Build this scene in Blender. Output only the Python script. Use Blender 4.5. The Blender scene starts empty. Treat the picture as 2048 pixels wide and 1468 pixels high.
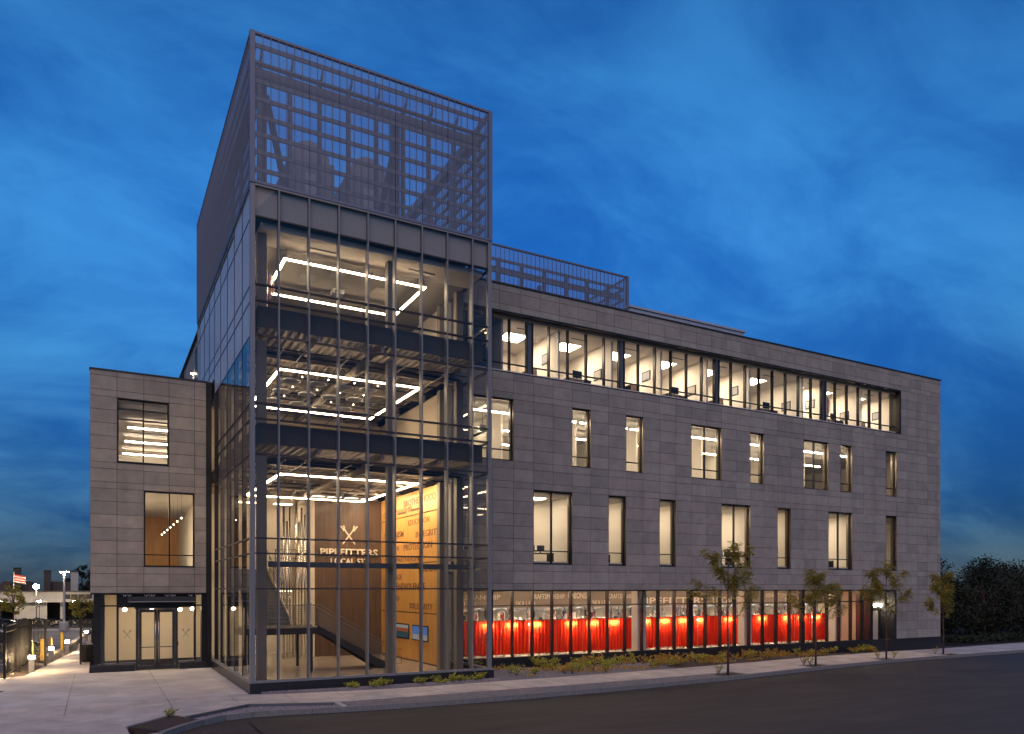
import bpy, math, random
from mathutils import Vector
R_ = math.radians
random.seed(7)
sc = bpy.context.scene
col = sc.collection

# ------------------------------------------------------------------ camera
cam_d = bpy.data.cameras.new('camera'); cam = bpy.data.objects.new('camera', cam_d); col.objects.link(cam)
cam.location = (0, 0, 3.88); cam.rotation_euler = (R_(90), 0, -R_(28.786))
cam_d.sensor_fit = 'HORIZONTAL'; cam_d.sensor_width = 36.0; cam_d.lens = 26.52
cam_d.shift_y = 444.0/2048.0; cam_d.clip_start = .1; cam_d.clip_end = 3000
sc.camera = cam

# ------------------------------------------------------------------ world, sun, exposure
SUN_AZ, SUN_EL = 205.0, 9.0          # compass-like: degrees clockwise from +Y
w = bpy.data.worlds.new('World'); sc.world = w; w.use_nodes = True
nt = w.node_tree; nt.nodes.clear()
def N(t, typ, **kw):
    n = t.nodes.new(typ)
    for k, v in kw.items(): setattr(n, k, v)
    return n
out = N(nt, 'ShaderNodeOutputWorld'); bg = N(nt, 'ShaderNodeBackground')
sky = N(nt, 'ShaderNodeTexSky', sky_type='NISHITA'); sky.sun_disc = False
sky.sun_elevation = R_(SUN_EL); sky.sun_rotation = R_(SUN_AZ); sky.air_density = 1.0; sky.dust_density = 0.3; sky.ozone_density = 4.0
tc = N(nt, 'ShaderNodeTexCoord')
sx = N(nt, 'ShaderNodeSeparateXYZ'); nt.links.new(tc.outputs['Generated'], sx.inputs[0])
# project the view direction on a flat cloud sheet high above
mz = N(nt, 'ShaderNodeMath', operation='MAXIMUM'); mz.inputs[1].default_value = 0.0; nt.links.new(sx.outputs[2], mz.inputs[0])
az_ = N(nt, 'ShaderNodeMath', operation='ADD'); az_.inputs[1].default_value = .42; nt.links.new(mz.outputs[0], az_.inputs[0])
dx = N(nt, 'ShaderNodeMath', operation='DIVIDE'); nt.links.new(sx.outputs[0], dx.inputs[0]); nt.links.new(az_.outputs[0], dx.inputs[1])
dy = N(nt, 'ShaderNodeMath', operation='DIVIDE'); nt.links.new(sx.outputs[1], dy.inputs[0]); nt.links.new(az_.outputs[0], dy.inputs[1])
cv = N(nt, 'ShaderNodeCombineXYZ'); nt.links.new(dx.outputs[0], cv.inputs[0]); nt.links.new(dy.outputs[0], cv.inputs[1])
mp = N(nt, 'ShaderNodeMapping'); mp.inputs['Rotation'].default_value = (0, 0, R_(70)); mp.inputs['Scale'].default_value = (1.0, 1.5, 1); mp.inputs['Location'].default_value = (.4, 3.1, 0)
nt.links.new(cv.outputs[0], mp.inputs[0])
n1 = N(nt, 'ShaderNodeTexNoise'); n1.inputs['Scale'].default_value = 1.7; n1.inputs['Detail'].default_value = 10; n1.inputs['Roughness'].default_value = .56; n1.inputs['Distortion'].default_value = .35
nt.links.new(mp.outputs[0], n1.inputs['Vector'])
cr = N(nt, 'ShaderNodeValToRGB'); cr.color_ramp.elements[0].position = .36; cr.color_ramp.elements[1].position = .68
cr.color_ramp.elements[0].color = (0, 0, 0, 1); cr.color_ramp.elements[1].color = (1, 1, 1, 1); cr.color_ramp.interpolation = 'EASE'
n2 = N(nt, 'ShaderNodeTexNoise'); n2.inputs['Scale'].default_value = 5.0; n2.inputs['Detail'].default_value = 9; n2.inputs['Roughness'].default_value = .6; n2.inputs['Distortion'].default_value = .8
mp2 = N(nt, 'ShaderNodeMapping'); mp2.inputs['Rotation'].default_value = (0, 0, R_(55)); mp2.inputs['Scale'].default_value = (.75, 1.3, 1); nt.links.new(cv.outputs[0], mp2.inputs[0]); nt.links.new(mp2.outputs[0], n2.inputs['Vector'])
nm = N(nt, 'ShaderNodeMix', data_type='FLOAT'); nm.inputs['Factor'].default_value = .30; nt.links.new(n1.outputs['Fac'], nm.inputs['A']); nt.links.new(n2.outputs['Fac'], nm.inputs['B'])
nt.links.new(nm.outputs['Result'], cr.inputs[0])
SKY_TINT = (.155, .60, 1.0, 1); SKY_STRENGTH = .108
mul = N(nt, 'ShaderNodeMix', data_type='RGBA', blend_type='MULTIPLY'); mul.inputs['Factor'].default_value = 1
nt.links.new(sky.outputs[0], mul.inputs['A']); mul.inputs['B'].default_value = SKY_TINT
dk = N(nt, 'ShaderNodeMix', data_type='RGBA', blend_type='MIX'); nt.links.new(cr.outputs[0], dk.inputs['Factor'])
dk.inputs['A'].default_value = (.55, .62, .72, 1); dk.inputs['B'].default_value = (2.5, 1.55, 1.14, 1)
m2 = N(nt, 'ShaderNodeMix', data_type='RGBA', blend_type='MULTIPLY'); m2.inputs['Factor'].default_value = 1
nt.links.new(mul.outputs['Result'], m2.inputs['A']); nt.links.new(dk.outputs['Result'], m2.inputs['B'])
# low cloud bank: the sky dims towards the horizon
hr = N(nt, 'ShaderNodeMapRange', interpolation_type='SMOOTHSTEP'); hr.inputs['From Min'].default_value = -.02; hr.inputs['From Max'].default_value = .50; nt.links.new(sx.outputs[2], hr.inputs['Value'])
hb = N(nt, 'ShaderNodeMix', data_type='RGBA', blend_type='MIX'); nt.links.new(hr.outputs[0], hb.inputs['Factor'])
hb.inputs['A'].default_value = (.30, .15, .21, 1); hb.inputs['B'].default_value = (1, 1, 1, 1)
m5 = N(nt, 'ShaderNodeMix', data_type='RGBA', blend_type='MULTIPLY'); m5.inputs['Factor'].default_value = 1
nt.links.new(m2.outputs['Result'], m5.inputs['A']); nt.links.new(hb.outputs['Result'], m5.inputs['B'])
nt.links.new(m5.outputs['Result'], bg.inputs['Color']); bg.inputs['Strength'].default_value = SKY_STRENGTH
nt.links.new(bg.outputs[0], out.inputs['Surface'])

sd = bpy.data.lights.new('sun', 'SUN'); sd.energy = .56; sd.angle = R_(70); sd.color = (1.0, .64, .40)
so = bpy.data.objects.new('sun', sd); col.objects.link(so)
dirv = Vector((math.sin(R_(SUN_AZ))*math.cos(R_(47)), math.cos(R_(SUN_AZ))*math.cos(R_(47)), math.sin(R_(47))))
so.rotation_euler = (-dirv).to_track_quat('-Z', 'Y').to_euler(); so.location = dirv*200

vs = sc.view_settings; vs.view_transform = 'Standard'; vs.look = 'None'; vs.exposure = 1.0; vs.gamma = 1.0; vs.use_curve_mapping = False
sc.cycles.use_denoising = True; sc.cycles.max_bounces = 10; sc.cycles.diffuse_bounces = 4; sc.cycles.glossy_bounces = 4
sc.cycles.transparent_max_bounces = 24; sc.cycles.transmission_bounces = 6; sc.cycles.sample_clamp_indirect = 4.0; sc.cycles.caustics_reflective = False; sc.cycles.caustics_refractive = False

# ------------------------------------------------------------------ materials
MATS = {}
def pmat(name, c, rough=.6, metal=0.0, noise=0.0, nscale=4.0, bump=0.0, bscale=30.0, spec=.5, var=0.0, stretch=None, blotch=None):
    m = bpy.data.materials.new(name); m.use_nodes = True; t = m.node_tree; b = t.nodes['Principled BSDF']
    b.inputs['Base Color'].default_value = (*c, 1); b.inputs['Roughness'].default_value = rough; b.inputs['Metallic'].default_value = metal
    b.inputs['Specular IOR Level'].default_value = spec
    tcn = N(t, 'ShaderNodeTexCoord'); vec = tcn.outputs['Object']
    if stretch:
        mpn = N(t, 'ShaderNodeMapping'); mpn.inputs['Scale'].default_value = stretch; t.links.new(vec, mpn.inputs[0]); vec = mpn.outputs[0]
    cur = None
    if noise > 0:
        nn = N(t, 'ShaderNodeTexNoise'); nn.inputs['Scale'].default_value = nscale; nn.inputs['Detail'].default_value = 6; nn.inputs['Roughness'].default_value = .6
        t.links.new(vec, nn.inputs['Vector'])
        rp = N(t, 'ShaderNodeValToRGB'); rp.color_ramp.elements[0].position = .3; rp.color_ramp.elements[1].position = .7
        rp.color_ramp.elements[0].color = (*[x*(1-noise) for x in c], 1); rp.color_ramp.elements[1].color = (*[min(1, x*(1+noise)) for x in c], 1)
        t.links.new(nn.outputs['Fac'], rp.inputs[0]); cur = rp.outputs[0]
    if var > 0:
        oi = N(t, 'ShaderNodeObjectInfo'); gm = N(t, 'ShaderNodeNewGeometry')
        ad = N(t, 'ShaderNodeMath', operation='ADD'); t.links.new(oi.outputs['Random'], ad.inputs[0]); t.links.new(gm.outputs['Random Per Island'], ad.inputs[1])
        fr = N(t, 'ShaderNodeMath', operation='FRACT'); t.links.new(ad.outputs[0], fr.inputs[0])
        r2 = N(t, 'ShaderNodeValToRGB'); r2.color_ramp.elements[0].color = (1-var, 1-var, 1-var*.9, 1); r2.color_ramp.elements[1].color = (1+var*.8, 1+var*.68, 1+var*.6, 1)
        e = r2.color_ramp.elements.new(.5); e.color = (1+var*.25, 1-var*.1, 1-var*.12, 1)
        t.links.new(fr.outputs[0], r2.inputs[0])
        mx = N(t, 'ShaderNodeMix', data_type='RGBA', blend_type='MULTIPLY'); mx.inputs['Factor'].default_value = 1
        if cur is None: mx.inputs['A'].default_value = (*c, 1)
        else: t.links.new(cur, mx.inputs['A'])
        t.links.new(r2.outputs[0], mx.inputs['B']); cur = mx.outputs['Result']
    if blotch:
        (bs, amt) = blotch
        mb = N(t, 'ShaderNodeMapping'); mb.inputs['Scale'].default_value = bs; gp = N(t, 'ShaderNodeNewGeometry'); t.links.new(gp.outputs['Position'], mb.inputs[0])
        nb2 = N(t, 'ShaderNodeTexNoise'); nb2.inputs['Scale'].default_value = 1.0; nb2.inputs['Detail'].default_value = 7; nb2.inputs['Roughness'].default_value = .62; nb2.inputs['Distortion'].default_value = .4; t.links.new(mb.outputs[0], nb2.inputs['Vector'])
        r3 = N(t, 'ShaderNodeValToRGB'); r3.color_ramp.elements[0].position = .33; r3.color_ramp.elements[1].position = .62
        r3.color_ramp.elements[0].color = (1-amt, 1-amt, 1-amt, 1); r3.color_ramp.elements[1].color = (1, 1, 1, 1); t.links.new(nb2.outputs['Fac'], r3.inputs[0])
        mx = N(t, 'ShaderNodeMix', data_type='RGBA', blend_type='MULTIPLY'); mx.inputs['Factor'].default_value = 1
        if cur is None: mx.inputs['A'].default_value = (*c, 1)
        else: t.links.new(cur, mx.inputs['A'])
        t.links.new(r3.outputs[0], mx.inputs['B']); cur = mx.outputs['Result']
    if cur is not None: t.links.new(cur, b.inputs['Base Color'])
    if bump > 0:
        nb = N(t, 'ShaderNodeTexNoise'); nb.inputs['Scale'].default_value = bscale; nb.inputs['Detail'].default_value = 4; t.links.new(vec, nb.inputs['Vector'])
        bp = N(t, 'ShaderNodeBump'); bp.inputs['Strength'].default_value = bump; bp.inputs['Distance'].default_value = .02
        t.links.new(nb.outputs['Fac'], bp.inputs['Height']); t.links.new(bp.outputs[0], b.inputs['Normal'])
    MATS[name] = m; return m
def emat(name, c, s):
    m = bpy.data.materials.new(name); m.use_nodes = True; t = m.node_tree; t.nodes.clear()
    o = N(t, 'ShaderNodeOutputMaterial'); e = N(t, 'ShaderNodeEmission'); e.inputs['Color'].default_value = (*c, 1); e.inputs['Strength'].default_value = s
    t.links.new(e.outputs[0], o.inputs['Surface']); MATS[name] = m; return m
def gmat(name, tint, refl=1.0, ior=1.5, rough=0.0, haze=0.0):
    m = bpy.data.materials.new(name); m.use_nodes = True; t = m.node_tree; t.nodes.clear()
    o = N(t, 'ShaderNodeOutputMaterial'); tr = N(t, 'ShaderNodeBsdfTransparent'); gl = N(t, 'ShaderNodeBsdfGlossy'); fr = N(t, 'ShaderNodeFresnel'); mx = N(t, 'ShaderNodeMixShader')
    tr.inputs[0].default_value = (*tint, 1); gl.inputs['Roughness'].default_value = rough; fr.inputs['IOR'].default_value = ior
    ml = N(t, 'ShaderNodeMath', operation='MULTIPLY'); ml.use_clamp = True; ml.inputs[1].default_value = refl; t.links.new(fr.outputs[0], ml.inputs[0])
    gn = N(t, 'ShaderNodeNewGeometry')
    # the ray leaving the pane sees the same reflectance as the one entering it
    bf = N(t, 'ShaderNodeMath', operation='SUBTRACT'); bf.inputs[0].default_value = 1.0; t.links.new(gn.outputs['Backfacing'], bf.inputs[1])
    m3 = N(t, 'ShaderNodeMath', operation='MULTIPLY'); t.links.new(ml.outputs[0], m3.inputs[0]); t.links.new(bf.outputs[0], m3.inputs[1])
    t.links.new(m3.outputs[0], mx.inputs[0]); t.links.new(tr.outputs[0], mx.inputs[1]); t.links.new(gl.outputs[0], mx.inputs[2])
    last = mx
    if haze > 0:
        df = N(t, 'ShaderNodeBsdfDiffuse'); df.inputs[0].default_value = (.75, .75, .75, 1); m4 = N(t, 'ShaderNodeMixShader'); m4.inputs[0].default_value = haze
        t.links.new(mx.outputs[0], m4.inputs[1]); t.links.new(df.outputs[0], m4.inputs[2]); last = m4
    t.links.new(last.outputs[0], o.inputs['Surface']); MATS[name] = m; return m
def lmat(name, c, var, tr=.4):
    m = pmat(name, c, .6, var=var); t = m.node_tree; b = t.nodes['Principled BSDF']; src = b.inputs['Base Color'].links[0].from_socket
    s_ = N(t, 'ShaderNodeBsdfTranslucent'); t.links.new(src, s_.inputs[0]); mx = N(t, 'ShaderNodeMixShader'); mx.inputs[0].default_value = tr
    o = [n for n in t.nodes if n.type == 'OUTPUT_MATERIAL'][0]; t.links.new(b.outputs[0], mx.inputs[1]); t.links.new(s_.outputs[0], mx.inputs[2]); t.links.new(mx.outputs[0], o.inputs['Surface'])
def tmat(name, c, trans, fac_transp=0.0, metal=.0, rough=.5, tcol=None):
    m = bpy.data.materials.new(name); m.use_nodes = True; t = m.node_tree; t.nodes.clear()
    o = N(t, 'ShaderNodeOutputMaterial'); d = N(t, 'ShaderNodeBsdfPrincipled'); d.inputs['Base Color'].default_value = (*c, 1); d.inputs['Metallic'].default_value = metal; d.inputs['Roughness'].default_value = rough; d.inputs['Specular IOR Level'].default_value = .15
    last = d
    if trans > 0:
        s = N(t, 'ShaderNodeBsdfTranslucent'); s.inputs[0].default_value = (*(tcol or c), 1); mx = N(t, 'ShaderNodeMixShader'); mx.inputs[0].default_value = trans
        t.links.new(d.outputs[0], mx.inputs[1]); t.links.new(s.outputs[0], mx.inputs[2]); last = mx
    if fac_transp > 0:
        s = N(t, 'ShaderNodeBsdfTransparent'); mx = N(t, 'ShaderNodeMixShader'); mx.inputs[0].default_value = fac_transp
        t.links.new(last.outputs[0], mx.inputs[1]); t.links.new(s.outputs[0], mx.inputs[2]); last = mx
    t.links.new(last.outputs[0], o.inputs['Surface']); MATS[name] = m; return m

pmat('stone', (.385, .36, .308), .8, noise=.12, nscale=2.2, bump=.12, bscale=14, var=.14, blotch=((.9, .9, .16), .12))
pmat('wall_backing', (.05, .048, .05), .9)
pmat('coping', (.06, .06, .065), .5, metal=.5)
pmat('mullion', (.27, .27, .27), .45, metal=.2)
pmat('dark_frame', (.020, .019, .020), .42, metal=.3)
pmat('reveal', (.16, .13, .10), .30, metal=.75)
pmat('plinth', (.022, .021, .025), .35, noise=.15, nscale=3)
pmat('white_wall', (.72, .67, .60), .8)
pmat('warm_wall', (.62, .54, .43), .8)
pmat('ceiling', (.62, .59, .55), .85)
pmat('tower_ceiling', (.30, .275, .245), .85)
pmat('disc_white', (.85, .84, .82), .3)
pmat('dark_ceiling', (.30, .28, .26), .8)
pmat('deck', (.38, .33, .28), .55, metal=.3)
pmat('steel_dark', (.055, .055, .06), .5, metal=.4)
pmat('steel_grey', (.16, .165, .18), .5, metal=.4)
pmat('slab_edge', (.075, .062, .05), .6)
pmat('spandrel', (.50, .47, .43), .6)
pmat('column', (.27, .235, .195), .6)
pmat('floor', (.34, .30, .27), .22, noise=.08, nscale=1.2)
pmat('carpet', (.12, .115, .12), .95)
pmat('brown_wall', (.105, .066, .045), .42, noise=.35, nscale=1.5, stretch=(3, 3, .25))
pmat('wood', (.66, .345, .09), .42, noise=.16, nscale=2.2, stretch=(2.5, 2.5, .3), var=.05)
pmat('wood_joint', (.10, .045, .025), .6)
pmat('letter_dark', (.20, .09, .04), .6)
pmat('letter_light', (.82, .72, .60), .5)
pmat('chrome', (.75, .72, .68), .18, metal=1.0)
pmat('concrete', (.63, .61, .565), .85, noise=.15, nscale=.7, bump=.08, bscale=60, var=.05, blotch=((.5, .5, .5), .24))
pmat('concrete_side', (.63, .585, .51), .85, noise=.16, nscale=1.3, bump=.08, bscale=60, var=.09, blotch=((.6, .6, .6), .26))
pmat('granite_kerb', (.25, .24, .225), .75, noise=.22, nscale=9, bump=.35, bscale=12)
pmat('paver', (.23, .225, .225), .85, var=.22)
pmat('paver_joint', (.12, .115, .11), .95)
pmat('asphalt', (.058, .048, .040), .78, noise=.28, nscale=1.1, bump=.3, bscale=120, stretch=(.25, 1, 1), blotch=((.16, .7, .5), .3))
pmat('parking', (.055, .053, .055), .8, noise=.15, nscale=.6, bump=.2, bscale=90)
pmat('paint_white', (.62, .61, .58), .7, noise=.1, nscale=6)
pmat('gravel', (.19, .185, .195), .95, noise=.45, nscale=34, bump=.9, bscale=26)
pmat('pebble', (.30, .29, .30), .9, var=.45)
pmat('mulch', (.075, .052, .040), .95, noise=.5, nscale=24, bump=.9, bscale=22)
pmat('soil', (.045, .038, .028), .95, noise=.3, nscale=3)
lmat('leaf_street', (.32, .29, .05), .35)
lmat('leaf_plant', (.46, .50, .08), .4)
lmat('leaf_dry', (.56, .39, .08), .4)
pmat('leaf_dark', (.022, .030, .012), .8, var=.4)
pmat('bark', (.10, .06, .045), .9, noise=.3, nscale=20)
pmat('iron', (.016, .014, .013), .45, metal=.3)
pmat('yellow_paint', (.62, .38, .03), .5, noise=.08, nscale=6)
pmat('bollard_body', (.40, .385, .37), .7, noise=.08, nscale=8)
pmat('galvanised', (.45, .45, .47), .5, metal=.3)
pmat('far_wall', (.34, .35, .36), .8, noise=.06, nscale=.5)
pmat('far_dark', (.045, .042, .045), .8)
pmat('far_roof', (.08, .07, .07), .8)
pmat('car_paint', (.018, .019, .024), .22, metal=.3)
pmat('rubber', (.015, .015, .015), .8)
pmat('equipment', (.30, .31, .34), .6, metal=.2)
pmat('equipment_light', (.55, .56, .58), .5, metal=.2)
pmat('flag_red', (.45, .05, .05), .8); pmat('flag_white', (.65, .62, .6), .8); pmat('flag_blue', (.03, .05, .16), .8)
pmat('machine', (.42, .43, .45), .4, metal=.4)
pmat('header', (.26, .215, .19), .8)
pmat('shade', (.36, .34, .31), .8)
pmat('frost', (.25, .23, .2), .5)
gmat('glass', (.94, .94, .93), 1.1, 1.5)
gmat('glass_tower', (.91, .91, .90), .9, 1.5)
gmat('glass_hazy', (.92, .92, .92), 1.15, 1.5, haze=.60)  # clear glass mixed with an even pale diffuse layer
tmat('perforated', (.46, .53, .66), 0, fac_transp=.80, metal=.25, rough=.55)
pmat('rib_metal', (.20, .225, .29), .5, metal=.3)
tmat('red_curtain', (.30, .010, .005), .70, rough=.6, tcol=(.56, .026, .008))
emat('ring_glow', (1.0, .74, .46), 19)
emat('panel_glow', (1.0, .80, .57), 25)
emat('linear_glow', (1.0, .80, .56), 34)
emat('washer_glow', (1.0, .76, .48), 88)
emat('dim_glow', (1.0, .86, .68), 2.2)
emat('bulb_glow', (1.0, .78, .50), 26)
emat('panel_glow_low', (1.0, .80, .56), 19)
emat('gallery_glow', (1.0, .74, .46), 9)
emat('aisle_glow', (1.0, .76, .50), 38)
emat('strip_glow', (1.0, .90, .78), 9)
emat('booth_glow', (1.0, .80, .52), 300)
emat('bollard_glow', (1.0, .70, .38), 230)
emat('street_glow', (1.0, .70, .36), 400)
emat('pole_glow', (1.0, .82, .6), 160)
emat('sconce_glow', (1.0, .80, .55), 60)
emat('screen_blue', (.12, .22, .50), .32)
emat('screen_dark', (.05, .09, .10), .3)
emat('screen_red', (.40, .10, .03), .3)
emat('screen_grey', (.42, .38, .36), .3)

ORD = 'first second third fourth fifth sixth seventh eighth ninth tenth eleventh twelfth'.split()
# ------------------------------------------------------------------ mesh helpers
ORG = {}
class MB:
    def __init__(s): s.v = []; s.f = []
    def poly(s, pts):
        n = len(s.v); s.v += [tuple(p) for p in pts]; s.f.append(tuple(range(n, n+len(pts)))); return s
    def box(s, x0, x1, y0, y1, z0, z1):
        n = len(s.v)
        s.v += [(x0,y0,z0),(x1,y0,z0),(x1,y1,z0),(x0,y1,z0),(x0,y0,z1),(x1,y0,z1),(x1,y1,z1),(x0,y1,z1)]
        for q in ((0,3,2,1),(4,5,6,7),(0,1,5,4),(1,2,6,5),(2,3,7,6),(3,0,4,7)): s.f.append(tuple(n+i for i in q))
        return s
    def prism(s, pts, z0, z1):
        """pts: (x,y) or (x,y,dz) polygon counter-clockwise; z offsets added per vertex"""
        n = len(s.v); k = len(pts)
        P = [(p[0], p[1], p[2] if len(p) > 2 else 0) for p in pts]
        a = sum(P[i][0]*P[(i+1)%k][1]-P[(i+1)%k][0]*P[i][1] for i in range(k))
        if a < 0: P = P[::-1]
        s.v += [(p[0], p[1], p[2]+z0) for p in P] + [(p[0], p[1], p[2]+z1) for p in P]
        s.f.append(tuple(n+i for i in reversed(range(k)))); s.f.append(tuple(n+k+i for i in range(k)))
        for i in range(k):
            j = (i+1) % k; s.f.append((n+i, n+j, n+k+j, n+k+i))
        return s
    def extr(s, pts3, d):
        n = len(s.v); k = len(pts3); d = Vector(d)
        s.v += [tuple(p) for p in pts3] + [tuple(Vector(p)+d) for p in pts3]
        s.f.append(tuple(n+i for i in reversed(range(k)))); s.f.append(tuple(n+k+i for i in range(k)))
        for i in range(k):
            j = (i+1) % k; s.f.append((n+i, n+j, n+k+j, n+k+i))
        return s
    def tube(s, pts, rad, n=8, cap=True):
        pts = [Vector(p) for p in pts]; k = len(pts)
        if not hasattr(rad, '__len__'): rad = [rad]*k
        base = len(s.v); up = Vector((0, 0, 1))
        for i, p in enumerate(pts):
            t = (pts[min(i+1, k-1)]-pts[max(i-1, 0)]).normalized()
            a = t.cross(up if abs(t.z) < .95 else Vector((1, 0, 0))).normalized(); b = t.cross(a).normalized()
            for j in range(n):
                q = p + (a*math.cos(2*math.pi*j/n) + b*math.sin(2*math.pi*j/n))*rad[i]; s.v.append(tuple(q))
        for i in range(k-1):
            for j in range(n):
                j2 = (j+1) % n; s.f.append((base+i*n+j, base+i*n+j2, base+(i+1)*n+j2, base+(i+1)*n+j))
        if cap:
            s.f.append(tuple(base+j for j in reversed(range(n)))); s.f.append(tuple(base+(k-1)*n+j for j in range(n)))
        return s
    def bar(s, a, b, w, h):
        """box beam from a to b, w across (horizontal), h tall"""
        a = Vector(a); b = Vector(b); t = (b-a).normalized(); up = Vector((0,0,1)) if abs(t.z) < .95 else Vector((0,1,0))
        r = t.cross(up).normalized()*w/2; u = r.cross(t).normalized()*h/2; n = len(s.v)
        for p in (a, b):
            for q in (-r-u, r-u, r+u, -r+u): s.v.append(tuple(p+q))
        for q in ((0,1,2,3),(7,6,5,4),(0,4,5,1),(1,5,6,2),(2,6,7,3),(3,7,4,0)): s.f.append(tuple(n+i for i in q))
        return s
    def lathe(s, c, prof, n=14):
        base = len(s.v)
        for r, z in prof:
            for j in range(n): s.v.append((c[0]+r*math.cos(2*math.pi*j/n), c[1]+r*math.sin(2*math.pi*j/n), c[2]+z))
        for i in range(len(prof)-1):
            for j in range(n):
                j2 = (j+1) % n; s.f.append((base+i*n+j, base+i*n+j2, base+(i+1)*n+j2, base+(i+1)*n+j))
        s.f.append(tuple(base+j for j in reversed(range(n)))); s.f.append(tuple(base+(len(prof)-1)*n+j for j in range(n)))
        return s
    def build(s, name, m, parent=None, smooth=False, kind=None):
        o0 = ORG.get(parent.name, (0,0,0)) if parent else (0,0,0)
        me = bpy.data.meshes.new(name)
        me.from_pydata([(v[0]-o0[0], v[1]-o0[1], v[2]-o0[2]) for v in s.v], [], s.f); me.update()
        if smooth: me.polygons.foreach_set('use_smooth', [True]*len(me.polygons))
        me.materials.append(MATS[m]); o = bpy.data.objects.new(name, me); col.objects.link(o)
        if parent: o.parent = parent
        ORG[o.name] = o0
        if kind: o['kind'] = kind
        return o
def bx(*a): return MB().box(*a)
def thing(name, label, cat, loc, group=None):
    o = bpy.data.objects.new(name, None); col.objects.link(o); o.location = loc; o.empty_display_size = .3
    o['label'] = label; o['category'] = cat; ORG[o.name] = tuple(loc)
    if group: o['group'] = group
    return o
def tag(o, label, cat, group=None):
    o['label'] = label; o['category'] = cat
    if group: o['group'] = group
    return o
def copy_tree(o, parent=None):
    c = o.copy(); col.objects.link(c)
    if parent: c.parent = parent
    for ch in list(o.children): copy_tree(ch, c)
    return c
def struct(o): o['kind'] = 'structure'; return o
def share(name, me_obj, loc, parent):
    o = bpy.data.objects.new(name, me_obj.data); col.objects.link(o); o.parent = parent; o0 = ORG[parent.name]
    o.location = (loc[0]-o0[0], loc[1]-o0[1], loc[2]-o0[2]); ORG[o.name] = o0; return o
def text(name, s, size, mat, parent, origin, xdir, updir, width=None, depth=.012, bold=0.0, align='LEFT'):
    """flat lettering: origin = lower left corner, xdir reading direction"""
    cu = bpy.data.curves.new(name, 'FONT'); cu.body = s; cu.size = 1.0; cu.extrude = depth/2/size if size else .01; cu.offset = bold; cu.resolution_u = 2
    ob = bpy.data.objects.new(name, cu); dg = bpy.context.evaluated_depsgraph_get()
    col.objects.link(ob); dg.update(); me = bpy.data.meshes.new_from_object(ob.evaluated_get(bpy.context.evaluated_depsgraph_get()))
    col.objects.unlink(ob); bpy.data.objects.remove(ob)
    xs = [v.co.x for v in me.vertices]; ys = [v.co.y for v in me.vertices]; x0, x1, y0, y1 = min(xs), max(xs), min(ys), max(ys)
    X = Vector(xdir).normalized(); U = Vector(updir).normalized(); D = X.cross(U)
    sy = size/(y1-y0); sx_ = (width/(x1-x0)) if width else sy; o0 = Vector(ORG[parent.name]); O = Vector(origin)
    for v in me.vertices:
        v.co = O + X*((v.co.x-x0)*sx_) + U*((v.co.y-y0)*sy) + D*(v.co.z*size) - o0
    me.materials.clear(); me.materials.append(MATS[mat]); o = bpy.data.objects.new(name, me); col.objects.link(o); o.parent = parent; ORG[o.name] = tuple(o0); return o
def gz(x): return -0.011*max(0.0, min(x, 140.0)-15.0)       # the street falls gently to the right

# ================================================================== GROUND
m = MB()
xs = [-700, -60, 15, 60, 140, 900]; ys = [-300, 0, 60, 200, 1400]
for i in range(len(xs)-1):
    for j in range(len(ys)-1):
        m.poly([(xs[i], ys[j], gz(xs[i])-.34), (xs[i+1], ys[j], gz(xs[i+1])-.34), (xs[i+1], ys[j+1], gz(xs[i+1])-.34), (xs[i], ys[j+1], gz(xs[i])-.34)])
struct(m.build('ground', 'soil'))
KF = [(.55, 16.0), (.95, 20.3), (1.64, 22.55), (2.15, 23.3), (2.74, 23.97), (3.35, 24.5), (4.0, 24.74), (4.9, 24.74), (7.28, 24.34), (8.96, 24.16), (12.3, 24.05), (15.7, 24.1), (20.0, 24.6), (25.2, 25.32), (33.5, 26.9), (40.7, 28.1), (47.6, 28.75), (57.4, 29.5), (80, 31.2), (140, 36), (300, 49)]
m = MB()
for (a, b) in zip(KF[:-1], KF[1:]):
    m.poly([(a[0], a[1]+.05, gz(a[0])-.165), (a[0]+2 if a[0] < 4 else a[0], -40, gz(a[0])-.165), (b[0]+2 if b[0] < 4 else b[0], -40, gz(b[0])-.165), (b[0], b[1]+.05, gz(b[0])-.165)])
struct(m.build('road', 'asphalt'))
# kerb stones, one by one
kerb = struct(bx(4.0, 4.02, 24.8, 24.82, -.3, -.25).build('kerb', 'granite_kerb'))
def along(P, s):
    for a, b in zip(P[:-1], P[1:]):
        L = math.dist(a, b)
        if s <= L: return (a[0]+(b[0]-a[0])*s/L, a[1]+(b[1]-a[1])*s/L)
        s -= L
    return P[-1]
def offs(P, s, d):
    a = along(P, max(0, s-.15)); b = along(P, s+.15); L = math.dist(a, b) or 1; c = along(P, s)
    return (c[0]-(b[1]-a[1])/L*d, c[1]+(b[0]-a[0])/L*d)
s = 4.0
while s < 170:
    L = .9 if s < 13 else 2.3
    e = s+L-.012
    pts = [offs(KF, s, 0), offs(KF, e, 0), offs(KF, e, .16), offs(KF, s, .16)]
    jz = random.uniform(-.006, .006)
    MB().prism([(p[0], p[1], gz(p[0])) for p in pts], -.32, .012+jz).build('kerb_stone', 'granite_kerb', kerb)
    s += L
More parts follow.
